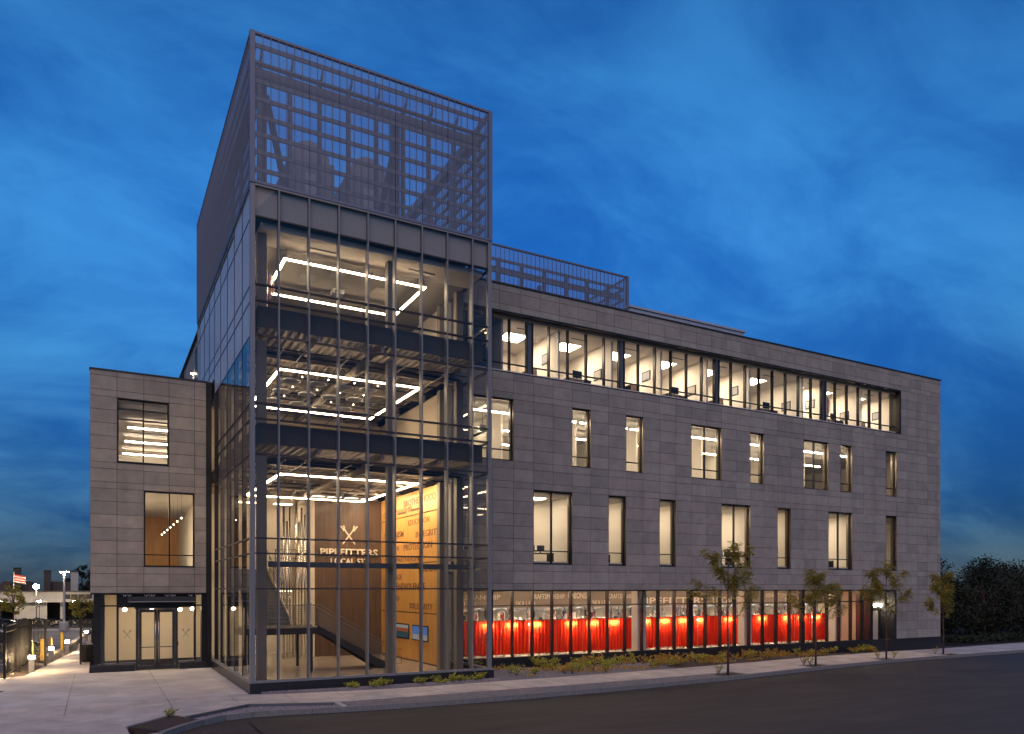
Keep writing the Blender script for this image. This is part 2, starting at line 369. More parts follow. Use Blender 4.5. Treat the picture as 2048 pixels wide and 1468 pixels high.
# plaza slabs
plaza = struct(bx(-9, 4.1, 26.75, 38.5, -.3, -.03).build('plaza', 'concrete'))
G = .011
def slab(parent, x0, x1, y0, y1, mat='concrete', name='concrete_slab', th=.2):
    return MB().prism([(x0+G, y0+G, gz(x0)), (x1-G, y0+G, gz(x1)), (x1-G, y1-G, gz(x1)), (x0+G, y1-G, gz(x0))], -th, 0).build(name, mat, parent)
for (x0, x1) in ((-.9, 2.15), (2.15, 4.92)):
    for (y0, y1) in ((29.3, 34.4), (34.4, 39.95)): slab(plaza, x0, x1, y0, y1)
for pts in ([(-3.95, 29.3), (-.91, 29.3), (-.91, 34.39), (-3.95, 34.39)], [(-3.95, 34.41), (-.91, 34.41), (-.91, 39.95), (-2.85, 39.95), (-3.95, 39.3)], [(-9, 29.31), (-3.97, 29.31), (-3.97, 38.6), (-9, 38.6)]):
    MB().prism(pts, -.2, 0).build('concrete_slab', 'concrete', plaza)
# walkway beside the wing, running back
walk = struct(bx(-1.2, -.5, 40.5, 80, -.3, -.2).build('walkway', 'concrete'))
wl = lambda y: -2.85 + (y-39.95)*.108
yy = 39.95
while yy < 82:
    y1 = yy+2.4
    MB().prism([(wl(yy), yy+G), (-.36 if yy > 39.9 else 4.9, yy+G), (-.36, y1-G), (wl(y1), y1-G)], -.2, 0).build('concrete_slab', 'concrete', walk); yy = y1
# front sidewalk slabs with the stormwater trench left open
side = struct(bx(-6, -5, 27, 28, -.3, -.25).build('sidewalk', 'concrete_side'))
for (x0, x1) in ((-9, -6), (-6, -3), (-3, -.9), (-.9, 2.15), (2.15, 4.2)):
    slab(side, x0, x1, 26.7, 29.3, 'concrete_side')
for pts in ([(-9, 20), (-4, 20), (-4, 26.7), (-9, 26.7)], [(-4, 14), (-.6, 14), (.4, 20.3), (.76, 22.4), (.70, 23.9), (-.9, 26.7), (-4, 26.7)], [(.72, 23.94), (2.0, 25.5), (2.15, 26.7), (-.87, 26.7)], [(2.4, 24.95), (4.45, 26.62), (4.2, 26.7), (2.17, 26.7), (2.05, 25.45)],
            [(.0, 14), (.45, 16), (.82, 20.3), (1.5, 22.5), (.8, 22.2), (.43, 20.3), (-.55, 14)]):
    MB().prism(pts, -.2, 0).build('concrete_slab', 'concrete_side', side)
SB = [(4.2, 29.3), (5.56, 28.62), (10.34, 27.95), (14.0, 28.05), (18.6, 28.4), (27.4, 29.55), (37.2, 31.3), (47.0, 32.55), (53.7, 32.95), (67.8, 34.6), (140, 41.5)]
PB = [(4.2, 26.7), (4.45, 26.62), (7.25, 25.62), (9.5, 25.62), (16.9, 25.75), (25.3, 26.7), (33.5, 28.1), (40.7, 29.25), (47.6, 29.9), (57.4, 30.6), (80, 32.3), (140, 37.1)]
KB = [(offs(KF, q, .17)) for q in [x*.5 for x in range(0, 300)]]
def yat(P, x):
    for a, b in zip(P[:-1], P[1:]):
        if a[0] <= x <= b[0]: return a[1]+(b[1]-a[1])*(x-a[0])/(b[0]-a[0] or 1)
    return P[-1][1]
x = 4.2
while x < 120:
    x1 = x+(1.83 if x < 70 else 8)
    MB().prism([(x+G, yat(PB, x), gz(x)), (x1-G, yat(PB, x1), gz(x1)), (x1-G, yat(SB, x1), gz(x1)), (x+G, yat(SB, x), gz(x))], -.2, random.uniform(-.003, .003)).build('concrete_slab', 'concrete_side', side); x = x1
# paver band between kerb and walk (then plain concrete further on)
pv = struct(MB().prism([(7.3, yat(KB, 7.3)+.02), (15, yat(KB, 15)+.02), (15, 25.72), (7.3, 25.6)], -.2, -.03).build('paver_band', 'paver_joint'))
MB().prism([(15, yat(KB, 15)+.02, 0), (25.1, yat(KB, 25.1)+.02, gz(25.1)), (25.1, 26.62, gz(25.1)), (15, 25.72, 0)], -.2, -.03).build('paver_bed', 'paver_joint', pv)
m = MB(); y = 0
for ri in range(16):
    x = 7.32 + (.105 if ri % 2 else 0)
    while x < 25.0:
        y0 = yat(KB, x)+.03+ri*.108
        if y0+.1 < yat(PB, x)-.01: m.prism([(x, y0, gz(x)), (x+.2, y0, gz(x+.2)), (x+.2, y0+.098, gz(x+.2)), (x, y0+.098, gz(x))], -.06, random.uniform(-.004, .003))
        x += .21
m.build('paver', 'paver', pv, kind='stuff')
x = 25.1
pits = [(25.96, 26.15), (34.0, 27.85), (41.9, 29.1), (48.9, 29.85)]
while x < 110:
    x1 = x+1.9
    hole = any(x-.05 < px < x1+.05 for px, _ in pits)
    if not hole:
        MB().prism([(x+G, yat(KB, x)+.02, gz(x)), (x1-G, yat(KB, x1)+.02, gz(x1)), (x1-G, yat(PB, x1)-.01, gz(x1)), (x+G, yat(PB, x)-.01, gz(x))], -.2, 0).build('concrete_slab', 'concrete_side', side)
    else:
        o = MB().prism([(x, yat(KB, x)+.02, gz(x)), (x1, yat(KB, x1)+.02, gz(x1)), (x1, yat(PB, x1)-.01, gz(x1)), (x, yat(PB, x)-.01, gz(x))], -.2, -.045).build('tree_pit', 'mulch'); struct(o)
    x = x1
# stormwater trench: gravel floor below the walk, end wall
struct(MB().prism([(2.45, 24.86), (2.86, 24.28), (3.4, 24.66), (4.2, 24.9), (7.1, 24.5), (7.25, 25.6), (4.45, 26.6)], -.34, -.10).build('trench_gravel', 'gravel'))
TR = [(2.45, 24.86), (2.86, 24.28), (3.4, 24.66), (4.2, 24.9), (7.1, 24.5), (7.25, 25.6), (4.45, 26.6)]
MB().prism([(7.1, 24.52), (7.3, 24.52), (7.3, 25.62), (7.1, 25.62)], -.3, .0).build('trench_end_wall', 'concrete_side', side)
MB().prism([(4.45, 26.5), (7.1, 25.5), (7.1, 25.62), (4.45, 26.62)], -.3, .004).build('trench_side_wall', 'steel_grey', side)
MB().prism([(2.45, 24.92), (4.45, 26.5), (4.45, 26.62), (2.36, 24.98)], -.3, .004).build('trench_side_wall', 'steel_grey', side)
struct(MB().prism([(.76, 23.9), (1.62, 22.75), (2.12, 23.42), (2.72, 24.12), (2.05, 25.42)], -.2, -.02).build('mulch_patch', 'mulch'))
# planting bed along the street front
def bed(name, x0, x1, mat, ytop):
    mm = MB(); xx = x0
    while xx < x1-.01:
        x2 = min(x1, xx+1.5)
        ya, yb = yat(SB, xx)+.01, yat(SB, x2)+.01
        ca, cb = ytop(xx), ytop(x2)
        for k in range(4):
            fa, fb = k/4, (k+1)/4; h = lambda f: -.02+.09*math.sin(math.pi*min(1, f*1.1))
            mm.poly([(xx, ya+(ca-ya)*fa, gz(xx)+h(fa)), (x2, yb+(cb-yb)*fa, gz(x2)+h(fa)), (x2, yb+(cb-yb)*fb, gz(x2)+h(fb)), (xx, ya+(ca-ya)*fb, gz(xx)+h(fb))])
        xx = x2
    return struct(mm.build(name, mat))
bed('gravel_bed', 5.3, 15.05, 'gravel', lambda x: 29.2)
bed('gravel_bed', 15.05, 25.5, 'gravel', lambda x: 33.05)
bed('mulch_bed', 25.5, 46.8, 'mulch', lambda x: 33.05)
# gravel beside the walk, and the parking ground behind
struct(MB().prism([(-4.2, 40.1), (-2.9, 40.1), (-2.0, 47.6), (-1.2, 55.5), (-1.9, 55.5), (-3.4, 47)], -.3, -.03).build('gravel_strip', 'mulch'))
struct(MB().prism([(-3.75, 32.0), (-3.1, 34.4), (-5.5, 34.4), (-6, 32)], -.3, .014).build('mulch_bed', 'mulch'))
struct(MB().prism([(-60, 33), (-6, 33), (-4.3, 40), (-3.5, 47), (-1.95, 55.5), (-.4, 82), (20, 84), (20, 96), (-60, 96)], -.3, -.06).build('parking_lot', 'parking'))
for k in range(16):
    y = 56.5+k*1.9
    tg = struct(bx(-30, -2.2+(y-56)*.05, y, y+.12, -.059, -.052).build('parking_line', 'paint_white'))
for k in range(6):
    y = 42+k*2.6
    struct(bx(-14, -4.6+k*.2, y, y+.11, -.059, -.052).build('parking_line', 'paint_white'))
MB().prism([(-2.15, 55.6), (-2.0, 55.6), (-.55, 80), (-.7, 80)], -.1, .08).build('kerb_stone', 'concrete', kerb)
MB().prism([(-3.42, 46.9), (-3.27, 46.9), (-2.0, 55.6), (-2.15, 55.6)], -.1, .08).build('kerb_stone', 'concrete', kerb)
struct(bx(-40, 20, 83, 96, -.3, .1).build('verge', 'soil'))
MB().prism([(-40, 82.8), (20, 82.8), (20, 83), (-40, 83)], -.1, .14).build('kerb_stone', 'concrete', kerb)
struct(bx(-120, 60, 98, 110, -.3, -.02).build('back_street', 'asphalt'))

# ================================================================== OFFICE BUILDING
B = thing('office_building', 'four storey stone clad building with glass corner tower and mesh rooftop screen', 'building', (5.0, 29.1, 0))
YM, YW = 33.0, 39.9
MOD = 1.1667; MX = lambda k: 19.38+MOD*k
# ---- street facade
rowA = [(MX(-3)+.0, MX(-1)-.01, 2), (MX(2), MX(3), 1), (MX(5), MX(6), 1), (MX(9), MX(11), 2), (MX(13), MX(14), 1), (MX(17), MX(19), 2), (MX(20), MX(21), 1), (MX(24), MX(25), 1)]
rowB = [(MX(0), MX(2), 2), (MX(4), MX(5), 1), (MX(7), MX(8), 1), (MX(11), MX(13), 2), (MX(15), MX(16), 1), (MX(19), MX(21), 2), (MX(24), MX(25), 1)]
OPEN = [(a, b, 10.28, 13.36) for a, b, _ in rowA] + [(a, b, 5.15, 8.92) for a, b, _ in rowB] + [(14.93, 49.05, 14.65, 17.7), (14.93, MX(25), .43, 3.83)]
levels = [.43, 1.05, 1.67, 2.29, 2.91, 3.53, 3.83, 4.16, 4.78, 5.15, 5.778, 6.406, 7.035, 7.663, 8.29, 8.92, 9.26, 9.9, 10.28, 10.896, 11.512, 12.128, 12.744, 13.36, 13.68, 14.3, 14.65, 15.26, 15.87, 16.48, 17.09, 17.7, 18.02, 18.66, 18.97]
def inside(x0, x1, z0, z1, O):
    return any(a-.02 <= (x0+x1)/2 <= b+.02 and c-.02 <= (z0+z1)/2 <= d+.02 for a, b, c, d in O)
sf = None
m = MB()
xb = sorted(set([14.93, 53.6] + [v for o in OPEN for v in o[:2]])); zb = sorted(set([.0, 19.0] + [v for o in OPEN for v in o[2:]]))
for i in range(len(xb)-1):
    run = None
    for j in range(len(zb)-1):
        if not inside(xb[i], xb[i+1], zb[j], zb[j+1], OPEN) and xb[i+1]-xb[i] > .005:
            m.box(xb[i], xb[i+1], YM+.035, YM+.30, zb[j], zb[j+1])
sf = m.build('street_facade', 'wall_backing', B)
panels = []
for j in range(len(levels)-1):
    z0, z1 = levels[j], levels[j+1]
    # courses break at different places above and below the windows
    off = .38 if z0 > 17.6 else (.0 if j % 2 else .0)
    if 8.9 < z0 < 10.2 or 3.8 < z0 < 5.1 or 13.3 < z0 < 14.6: off = .0
    xs_ = [14.93] + [x for x in [MX(k)+off for k in range(-3, 31)] if 15.2 < x < 53.4] + [53.6]
    # on the right-hand field the joints are staggered course by course
    for i in range(len(xs_)-1):
        x0, x1 = xs_[i], xs_[i+1]
        if x0 > 48.4 and j % 2 and x1-x0 > 1.0:
            pass
        cells = [(x0, x1)]
        for a, b, c, d in OPEN:
            if c-.02 <= (z0+z1)/2 <= d+.02:
                nc = []
                for p, q in cells:
                    if q <= a+.01 or p >= b-.01: nc.append((p, q))
                    else:
                        if p < a-.05: nc.append((p, a))
                        if q > b+.05: nc.append((b, q))
                cells = nc
        for p, q in cells:
            if q-p > .06: panels.append((p, q, z0, z1))
g_ = .009
def pan(mm, p, q, z0, z1, Y, d=0): return mm.box(p+g_, q-g_, Y-.004-d, Y+.03, z0+g_, z1-g_)
area = lambda P: (P[1]-P[0])*(P[3]-P[2])/(P[0]**1.9)
panels.sort(key=area, reverse=True)
big, rest = panels[:175], panels[175:]
for P in big: pan(MB(), *P, YM, random.uniform(0, .003)).build('stone_panel', 'stone', sf)
m = MB()
for P in rest: pan(m, *P, YM, random.uniform(0, .003))
m.build('stone_panel_field', 'stone', sf, kind='stuff')
bx(14.93, 53.66, YM-.05, YM+.42, 18.98, 19.05).build('parapet_coping', 'coping', B)
m = MB(); xx = 14.93
base = bx(15.0, 53.63, YM+.01, YM+.3, -1.0, .38).build('base_course', 'plinth', B)
while xx < 53.5:
    x1 = min(53.64, xx+2.333); bx(xx+.004, x1-.004, YM-.05, YM+.02, gz(x1)-.3, .42).build('base_stone', 'plinth', base); xx = x1
# ---- end wall and roof of the main block
ew = bx(53.3, 53.6, YM+.3, 62, -1.0, 19.0).build('end_wall', 'stone', B)
bx(5.0, 53.3, YM+.3, 62, 18.55, 18.7).build('roof', 'far_roof', B)
bx(5.0, 53.6, 61.7, 62, -.5, 19).build('rear_wall', 'stone', B)
# ---- left rear block rising behind the wing, with its own wall
rb = bx(5.0, 5.3, 46.2, 61.7, 13.0, 18.02).build('rear_block_wall', 'wall_backing', B)
for k in range(6):
    y0 = 46.3+k*1.18
    for (z0, z1) in ((13.0, 13.68), (13.68, 14.3), (14.3, 14.65), (14.65, 15.26), (15.26, 15.87), (15.87, 16.48), (16.48, 17.09), (17.09, 17.7), (17.7, 18.0)):
        if 46.3 <= y0 < 47.4 and 14.6 < z0 < 17.5 or z0 < 13.6: continue
        bx(4.965, 5.0, y0+g_, y0+1.18-g_, z0+g_, z1-g_).build('stone_panel', 'stone', rb)
bx(4.94, 5.34, 46.2, 61.7, 18.0, 18.07).build('parapet_coping', 'coping', B)
bx(4.97, 5.0, 46.3, 47.45, 14.68, 17.6).build('dark_window', 'dark_frame', B)

# ---- glazing helper
def pane(x0, x1, y, z0, z1, parent, mat='glass', t=.016):
    return bx(x0, x1, y, y+t, z0, z1).build('pane', mat, parent)
def window(x0, x1, z0, z1, Y, div, tz, recess=.2, name='window'):
    yg = Y+recess; m = MB(); fw = .055
    m.box(x0+.012, x0+fw+.012, yg-.05, yg+.06, z0+.012, z1-.012); m.box(x1-fw-.012, x1-.012, yg-.05, yg+.06, z0+.012, z1-.012)
    m.box(x0+fw+.012, x1-fw-.012, yg-.05, yg+.06, z0+.012, z0+fw+.012); m.box(x0+fw+.012, x1-fw-.012, yg-.05, yg+.06, z1-fw-.012, z1-.012)
    wn = m.build(name, 'dark_frame', B)
    xs = [x0+fw+.012]; n = div
    for k in range(1, n): xs.append(x0+(x1-x0)*k/n)
    xs.append(x1-fw-.012)
    for k in range(1, n): bx(xs[k]-.03, xs[k]+.03, yg-.055, yg+.07, z0+.07, z1-.07).build('mullion', 'dark_frame', wn)
    for k in range(n):
        a = xs[k]+(.03 if k else 0); b = xs[k+1]-(.03 if k < n-1 else 0)
        bx(a, b, yg-.045, yg+.055, tz-.025, tz+.025).build('transom', 'dark_frame', wn)
        pane(a, b, yg, z0+.067, tz-.025, wn); pane(a, b, yg, tz+.025, z1-.067, wn)
    m = MB(); r = .011
    m.box(x0, x0+r, Y-.012, yg+.25, z0, z1); m.box(x1-r, x1, Y-.012, yg+.25, z0, z1); m.box(x0+r, x1-r, Y-.012, yg+.25, z1-r, z1)
    m.build('reveal', 'reveal', wn)
    bx(x0+r, x1-r, Y-.03, yg+.25, z0, z0+r).build('sill', 'dark_frame', wn)
    return wn
for a, b, n in rowA: window(a, b, 10.28, 13.36, YM, n, 10.28+.55)
for a, b, n in rowB: window(a, b, 5.15, 8.92, YM, n, 5.15+.68)
# ---- fourth floor window band
Y4 = YM+.42
ws = MB().box(14.95, 49.0, YM-.01, Y4+.2, 17.66, 17.70).box(14.95, 49.0, YM-.02, Y4+.2, 14.65, 14.69).build('window_band', 'dark_frame', B)
bx(48.9, 49.04, YM-.015, Y4+.2, 14.69, 17.66).build('reveal', 'dark_frame', ws)
bx(14.95, 48.9, YM+.02, Y4-.05, 17.62, 17.66).build('soffit', 'reveal', ws)
m4 = [15.9, 17.05] + [MX(k)-.12 for k in range(-1, 26)]
wide = (0, 5, 11, 19)
edges = [14.95]
for k in range(-3, 26):
    x = MX(k)-.02
    if k in wide:
        bx(x-.20, x-.14, Y4-.09, Y4+.1, 14.69, 17.62).build('mullion', 'dark_frame', ws); bx(x+.14, x+.20, Y4-.09, Y4+.1, 14.69, 17.62).build('mullion', 'dark_frame', ws)
        bx(x-.14, x+.14, Y4-.02, Y4+.0, 14.69, 17.62).build('mullion_cover', 'steel_grey', ws); edges += [(x-.20), (x+.20)]
    else:
        bx(x-.035, x+.035, Y4-.09, Y4+.1, 14.69, 17.62).build('mullion', 'dark_frame', ws); edges += [x-.035, x+.035]
edges.append(48.9)
for i in range(0, len(edges)-1, 2):
    a, b = edges[i], edges[i+1]
    if b-a < .1: continue
    bx(a, b, Y4-.06, Y4+.05, 15.2, 15.25).build('transom', 'dark_frame', ws)
    pane(a, b, Y4, 14.69, 15.2, ws); pane(a, b, Y4, 15.25, 17.62, ws)
# ---- ground floor shopfront band
YS = YM+.12
st = MB().box(14.95, 48.5, YS-.1, YS+.15, 3.77, 3.83).box(14.95, 45.85, YS-.12, YS+.15, .40, .47).build('shopfront', 'dark_frame', B)
post = (9, 17)
edges = [14.95]
for k in range(-3, 23):
    x = MX(k)
    hw = .14 if k in post else .032
    bx(x-hw, x+hw, YS-.1, YS+.14, .47, 3.77).build('mullion', 'dark_frame', st); edges += [x-hw, x+hw]
edges.append(45.85)
for i in range(0, len(edges)-1, 2):
    a, b = edges[i], edges[i+1]
    if b-a < .08: continue
    bx(a, b, YS-.07, YS+.1, 3.02, 3.075).build('transom', 'dark_frame', st)
    pane(a, b, YS, .47, 3.02, st); pane(a, b, YS, 3.075, 3.77, st)
# recessed side entry at the far end
en = bx(45.85, 46.1, YM+.05, 34.2, .0, 3.83).build('side_entry', 'dark_frame', B)
bx(48.35, 48.55, YM-.01, 36.0, .43, 3.83).build('entry_wall', 'steel_dark', en)
bx(46.1, 48.35, YM+.02, 36.0, 3.70, 3.83).build('entry_soffit', 'steel_dark', en)
bx(46.1, 48.35, 34.1, 34.2, .1, 3.70).build('entry_back_wall', 'steel_dark', en)
bx(46.3, 47.15, 34.04, 34.1, .2, 2.5).build('door', 'dark_frame', en); bx(47.25, 48.1, 34.04, 34.1, .2, 2.5).build('door', 'dark_frame', en)
bx(46.42, 47.03, 34.01, 34.04, .35, 2.35).build('pane', 'warm_wall', en); bx(47.37, 47.98, 34.01, 34.04, .35, 2.35).build('pane', 'warm_wall', en)
for k, xx in enumerate((47.5, 48.12)):
    t = thing('wall_lamp', ('left' if k == 0 else 'right')+' one of the two lit lamps in the dark recess at the far shopfront end', 'lamp', (xx, 34.02, 2.75), 'lamps in the far recess')
    bx(xx-.09, xx+.09, 33.9, 34.09, 2.55, 2.63).build('bracket', 'steel_dark', t); MB().lathe((xx, 33.94, 2.635), [(.05, 0), (.10, .03), (.10, .17), (.05, .2)]).build('globe', 'sconce_glow', t, smooth=True)

# ---- WING
wfac_open = [(.80, 3.03, 9.80, 12.86), (1.93, 4.17, 4.94, 8.57)]
m = MB(); xb = [-.3, .80, 1.93, 3.03, 4.17, 4.72]; zb = [3.69, 4.94, 8.57, 9.80, 12.86, 14.08]
for i in range(5):
    for j in range(5):
        if not inside(xb[i], xb[i+1], zb[j], zb[j+1], wfac_open): m.box(xb[i], xb[i+1], YW+.035, YW+.3, zb[j], zb[j+1])
wf = m.build('wing_facade', 'wall_backing', B)
wl_ = [3.69, 3.99, 4.60, 4.94, 5.53, 6.14, 6.75, 7.36, 7.97, 8.57, 8.88, 9.49, 9.80, 10.41, 11.02, 11.63, 12.25, 12.86, 13.17, 13.82, 14.06]
wc = [-.3, .80, 1.93, 3.03, 4.17, 4.70]
for j in range(len(wl_)-1):
    for i in range(5):
        if not inside(wc[i], wc[i+1], wl_[j], wl_[j+1], wfac_open): pan(MB(), wc[i], wc[i+1], wl_[j], wl_[j+1], YW, random.uniform(0, .003)).build('stone_panel', 'stone', wf)
bx(-.34, 4.72, YW-.04, YW+.4, 14.06, 14.13).build('parapet_coping', 'coping', B)
bx(-.3, 0, YW+.3, 62, 3.69, 14.0).build('wing_side_wall', 'stone', B)
bx(0, 4.9, YW+.3, 62, 13.6, 13.75).build('wing_roof', 'far_roof', B)
bx(4.72, 4.95, YW-.02, YW+.35, .0, 14.1).build('corner_post', 'dark_frame', B)
window(.80, 3.03, 9.80, 12.86, YW, 2, 9.80+.02+.07, .16)
window(1.93, 4.17, 4.94, 8.57, YW, 2, 5.52, .16)
# ---- entrance below the wing
YE = YW+.30
en2 = MB().box(-.16, .12, YE-.12, YE+.3, .38, 3.69).box(4.50, 4.72, YE-.12, YE+.3, .3, 3.69).box(.12, 4.5, YE-.1, YE+.2, 3.60, 3.69).build('entrance_front', 'dark_frame', B)
bx(-.3, 4.72, YW+.005, YE+.3, 3.62, 3.688).build('soffit', 'dark_frame', en2)
bx(.83, 4.22, YE-.03, YE+.1, 3.0, 3.60).build('fascia', 'dark_frame', en2)
for xx in (.83, 4.21): bx(xx-.045, xx+.045, YE-.08, YE+.12, .36, 3.60).build('mullion', 'dark_frame', en2)
for a, b in ((.12, .785), (4.255, 4.5)):
    bx(a, b, YE-.05, YE+.08, 3.05, 3.12).build('transom', 'dark_frame', en2); pane(a, b, YE, .38, 3.05, en2); pane(a, b, YE, 3.12, 3.6, en2)
sl = pane(.875, 1.60, YE, .38, 3.0, en2); sl2 = pane(3.44, 4.165, YE, .38, 3.0, en2)
bx(.12, 1.6, YE-.09, YE+.1, .32, .38).build('sill', 'steel_grey', en2); bx(3.44, 4.5, YE-.09, YE+.1, .32, .38).build('sill', 'steel_grey', en2)
bx(-.32, 1.55, YW-.06, YE+.1, 0, .30).build('base_stone', 'plinth', en2); bx(3.5, 4.1, YW-.02, YE+.1, 0, .30).build('base_stone', 'plinth', en2); bx(4.11, 4.72, YW-.02, YE+.1, 0, .30).build('base_stone', 'plinth', en2)
bx(1.55, 3.5, YE-.06, YE+.08, 2.92, 3.0).build('door_head', 'steel_dark', en2)
bx(1.60, 1.72, YE-.06, YE+.08, 0, 2.92).build('door_jamb', 'steel_dark', en2); bx(3.32, 3.44, YE-.06, YE+.08, 0, 2.92).build('door_jamb', 'steel_dark', en2)
for k, (a, b) in enumerate(((1.73, 2.515), (2.525, 3.31))):
    m = MB(); m.box(a, a+.12, YE-.03, YE+.03, .02, 2.91); m.box(b-.12, b, YE-.03, YE+.03, .02, 2.91); m.box(a+.12, b-.12, YE-.03, YE+.03, .02, .22); m.box(a+.12, b-.12, YE-.03, YE+.03, 2.76, 2.91)
    d = m.build('door', 'steel_dark', B)
    pane(a+.12, b-.12, YE, .22, 2.76, d)
    hx = b-.06 if k == 0 else a+.06
    MB().tube([(hx, YE-.09, .12), (hx, YE-.09, 2.86)], .021, 10).tube([(hx, YE-.09, .4), (hx, YE-.03, .4)], .012).tube([(hx, YE-.09, 2.5), (hx, YE-.03, 2.5)], .012).build('pull_handle', 'chrome', d, smooth=True)
    bx(a+.12, b-.12, YE+.04, YE+.09, 1.06, 1.10).build('panic_bar', 'steel_dark', d)
    hg = a-.0 if k == 0 else b+.0
    for z in (.25, .9, 1.55, 2.2, 2.75): bx(hg-.012, hg+.012, YE-.05, YE-.03, z-.05, z+.05).build('hinge', 'chrome', d)
bx(3.40, 3.46, YE-.1, YE-.06, 1.12, 1.34).build('card_reader', 'dark_frame', en2)
def wrench(parent, c, s, mat, xdir, updir, nrm, name):
    """two crossed pipe wrenches"""
    X = Vector(xdir); U = Vector(updir); D = Vector(nrm); C = Vector(c); mm = MB()
    for sg in (-1, 1):
        def q(x, y): return C + X*(sg*x*s) + U*(y*s)
        for P in ([(-.42, -.52), (-.36, -.56), (.30, .30), (.24, .36)], [(.20, .34), (.34, .24), (.44, .40), (.30, .50)], [(.36, .50), (.44, .40), (.56, .52), (.50, .60)], [(.24, .46), (.30, .40), (.38, .58), (.30, .62)]):
            mm.extr([q(*p) + D*(.002*(sg+1)) for p in P], D*.006)
    return mm.build(name, mat, parent)
wrench(en2, (1.235, YE-.008, 1.72), .36, 'frost', (1, 0, 0), (0, 0, 1), (0, -1, 0), 'etched_emblem')
wrench(en2, (3.80, YE-.008, 1.72), .36, 'frost', (1, 0, 0), (0, 0, 1), (0, -1, 0), 'etched_emblem')
# sign canopy with its arm lights
cn = thing('entrance_canopy', 'long dark canopy box with small arm lights over the entrance doors', 'canopy', (2.7, YW-.1, 3.2))
m = MB(); m.box(1.24, 4.18, YW-.42, YW+.26, 3.27, 3.31).box(1.24, 4.18, YW-.42, YW-.38, 3.31, 3.52).box(1.24, 1.28, YW-.38, YW+.26, 3.31, 3.52).box(4.14, 4.18, YW-.38, YW+.26, 3.31, 3.52)
m.build('box', 'steel_dark', cn); bx(1.26, 4.16, YW-.425, YW-.42, 3.262, 3.29).build('lower_trim', 'galvanised', cn)
for xx in (1.05, 1.25, 1.95, 2.15, 2.25, 2.85, 3.05, 3.15, 3.9, 4.2):
    MB().tube([(xx, YW+.1, 3.63), (xx, YW-.25, 3.60), (xx+.04, YW-.36, 3.53), (xx+.09, YW-.40, 3.55)], .011, 6).lathe((xx+.1, YW-.40, 3.54), [(.018, 0), (.03, .02), (.03, .06), (.01, .07)], 8).build('arm_light', 'galvanised', cn)

# ---- GLASS TOWER
XL, XR, YF, YBk = 5.0, 14.93, 29.14, 46.1
zs = [.43, 3.89, 5.21, 5.78, 8.91, 10.23, 10.81, 13.35, 14.63, 15.23, 17.74, 18.86]
fx = [5.99, 7.12, 8.28, 9.45, 10.6, 11.76, 12.9, 14.07]
sy_ = [31.15, 33.1, 35.05, 37.1, 39.15, 41.15, 43.15, 45.15]
def base_run():
    o = bx(4.93, 15.08, 29.08, 29.3, -.2, .38).build('tower_base', 'plinth', B)
    bx(4.93, 5.2, 29.3, 39.85, -.2, .38).build('base_stone', 'plinth', o); bx(14.8, 15.08, 29.3, 33, -.2, .38).build('base_stone', 'plinth', o)
    MB().prism([(4.91, 29.05), (15.1, 29.05), (15.1, 29.4), (4.91, 29.4)], .38, .405).build('base_cap', 'mullion', o); bx(4.91, 5.25, 29.4, 39.85, .38, .405).build('base_cap', 'mullion', o)
base_run()
cwf = MB().box(XL-.05, XL+.12, YF-.05, YF+.12, .405, 18.93).box(XR-.12, XR+.05, YF-.05, YF+.12, .405, 18.93).box(XL+.12, XR-.12, YF-.04, YF+.10, .405, .47).build('curtain_wall', 'mullion', B)
bx(XL+.12, XR-.12, YF-.06, YF+.1, 18.86, 18.93).build('head_rail', 'mullion', cwf)
ex = [XL+.12] + [v for x in fx for v in (x-.027, x+.027)] + [XR-.12]
for x in fx: bx(x-.027, x+.027, YF-.055, YF+.25, .47, 18.86).build('mullion', 'mullion', cwf)
for i in range(0, len(ex), 2):
    a, b = ex[i], ex[i+1]
    for k in range(1, len(zs)-1): bx(a, b, YF-.045, YF+.09, zs[k]-.028, zs[k]+.028).build('transom', 'steel_dark', cwf)
    for k in range(len(zs)-1):
        z0 = zs[k]+(.028 if k else .04); z1 = zs[k+1]-(.028 if k < len(zs)-2 else 0)
        pane(a, b, YF, z0, z1, cwf, 'glass_tower')
def xpane(x, y0, y1, z0, z1, parent, mat='glass_tower'): return bx(x, x+.016, y0, y1, z0, z1).build('pane', mat, parent)
cws = MB().box(XL-.04, XL+.1, YF+.12, 39.85, .405, .47).box(XL-.04, XL+.1, YBk-.1, YBk, 13.6, 18.93).build('side_curtain_wall', 'mullion', B)
bx(XL-.06, XL+.1, YF+.12, YBk-.1, 18.86, 18.93).build('head_rail', 'mullion', cws)
ey = [YF+.12] + [v for y in sy_ for v in (y-.032, y+.032)] + [YBk-.1]
for y in sy_:
    zb0 = .47 if y < 39.8 else 14.15
    bx(XL-.014, XL+.16, y-.032, y+.032, zb0, 18.86).build('mullion', 'steel_dark', cws)
for i in range(0, len(ey), 2):
    a, b = ey[i], ey[i+1]
    if b <= 39.9: ks = range(len(zs)-1)
    else: ks = range(7, len(zs)-1)
    for k in ks:
        z0 = zs[k]; z1 = zs[k+1]
        if b > 39.9 and z0 < 14.15: z0 = 14.15
        if k and z0 == zs[k]: bx(XL-.010, XL+.09, a, b, z0-.028, z0+.028).build('transom', 'steel_dark', cws)
        if z1-z0 > .1: xpane(XL, a, b, z0+.028, z1-(.028 if k < len(zs)-2 else 0), cws, 'glass_hazy' if z0 > 13 else 'glass_tower')
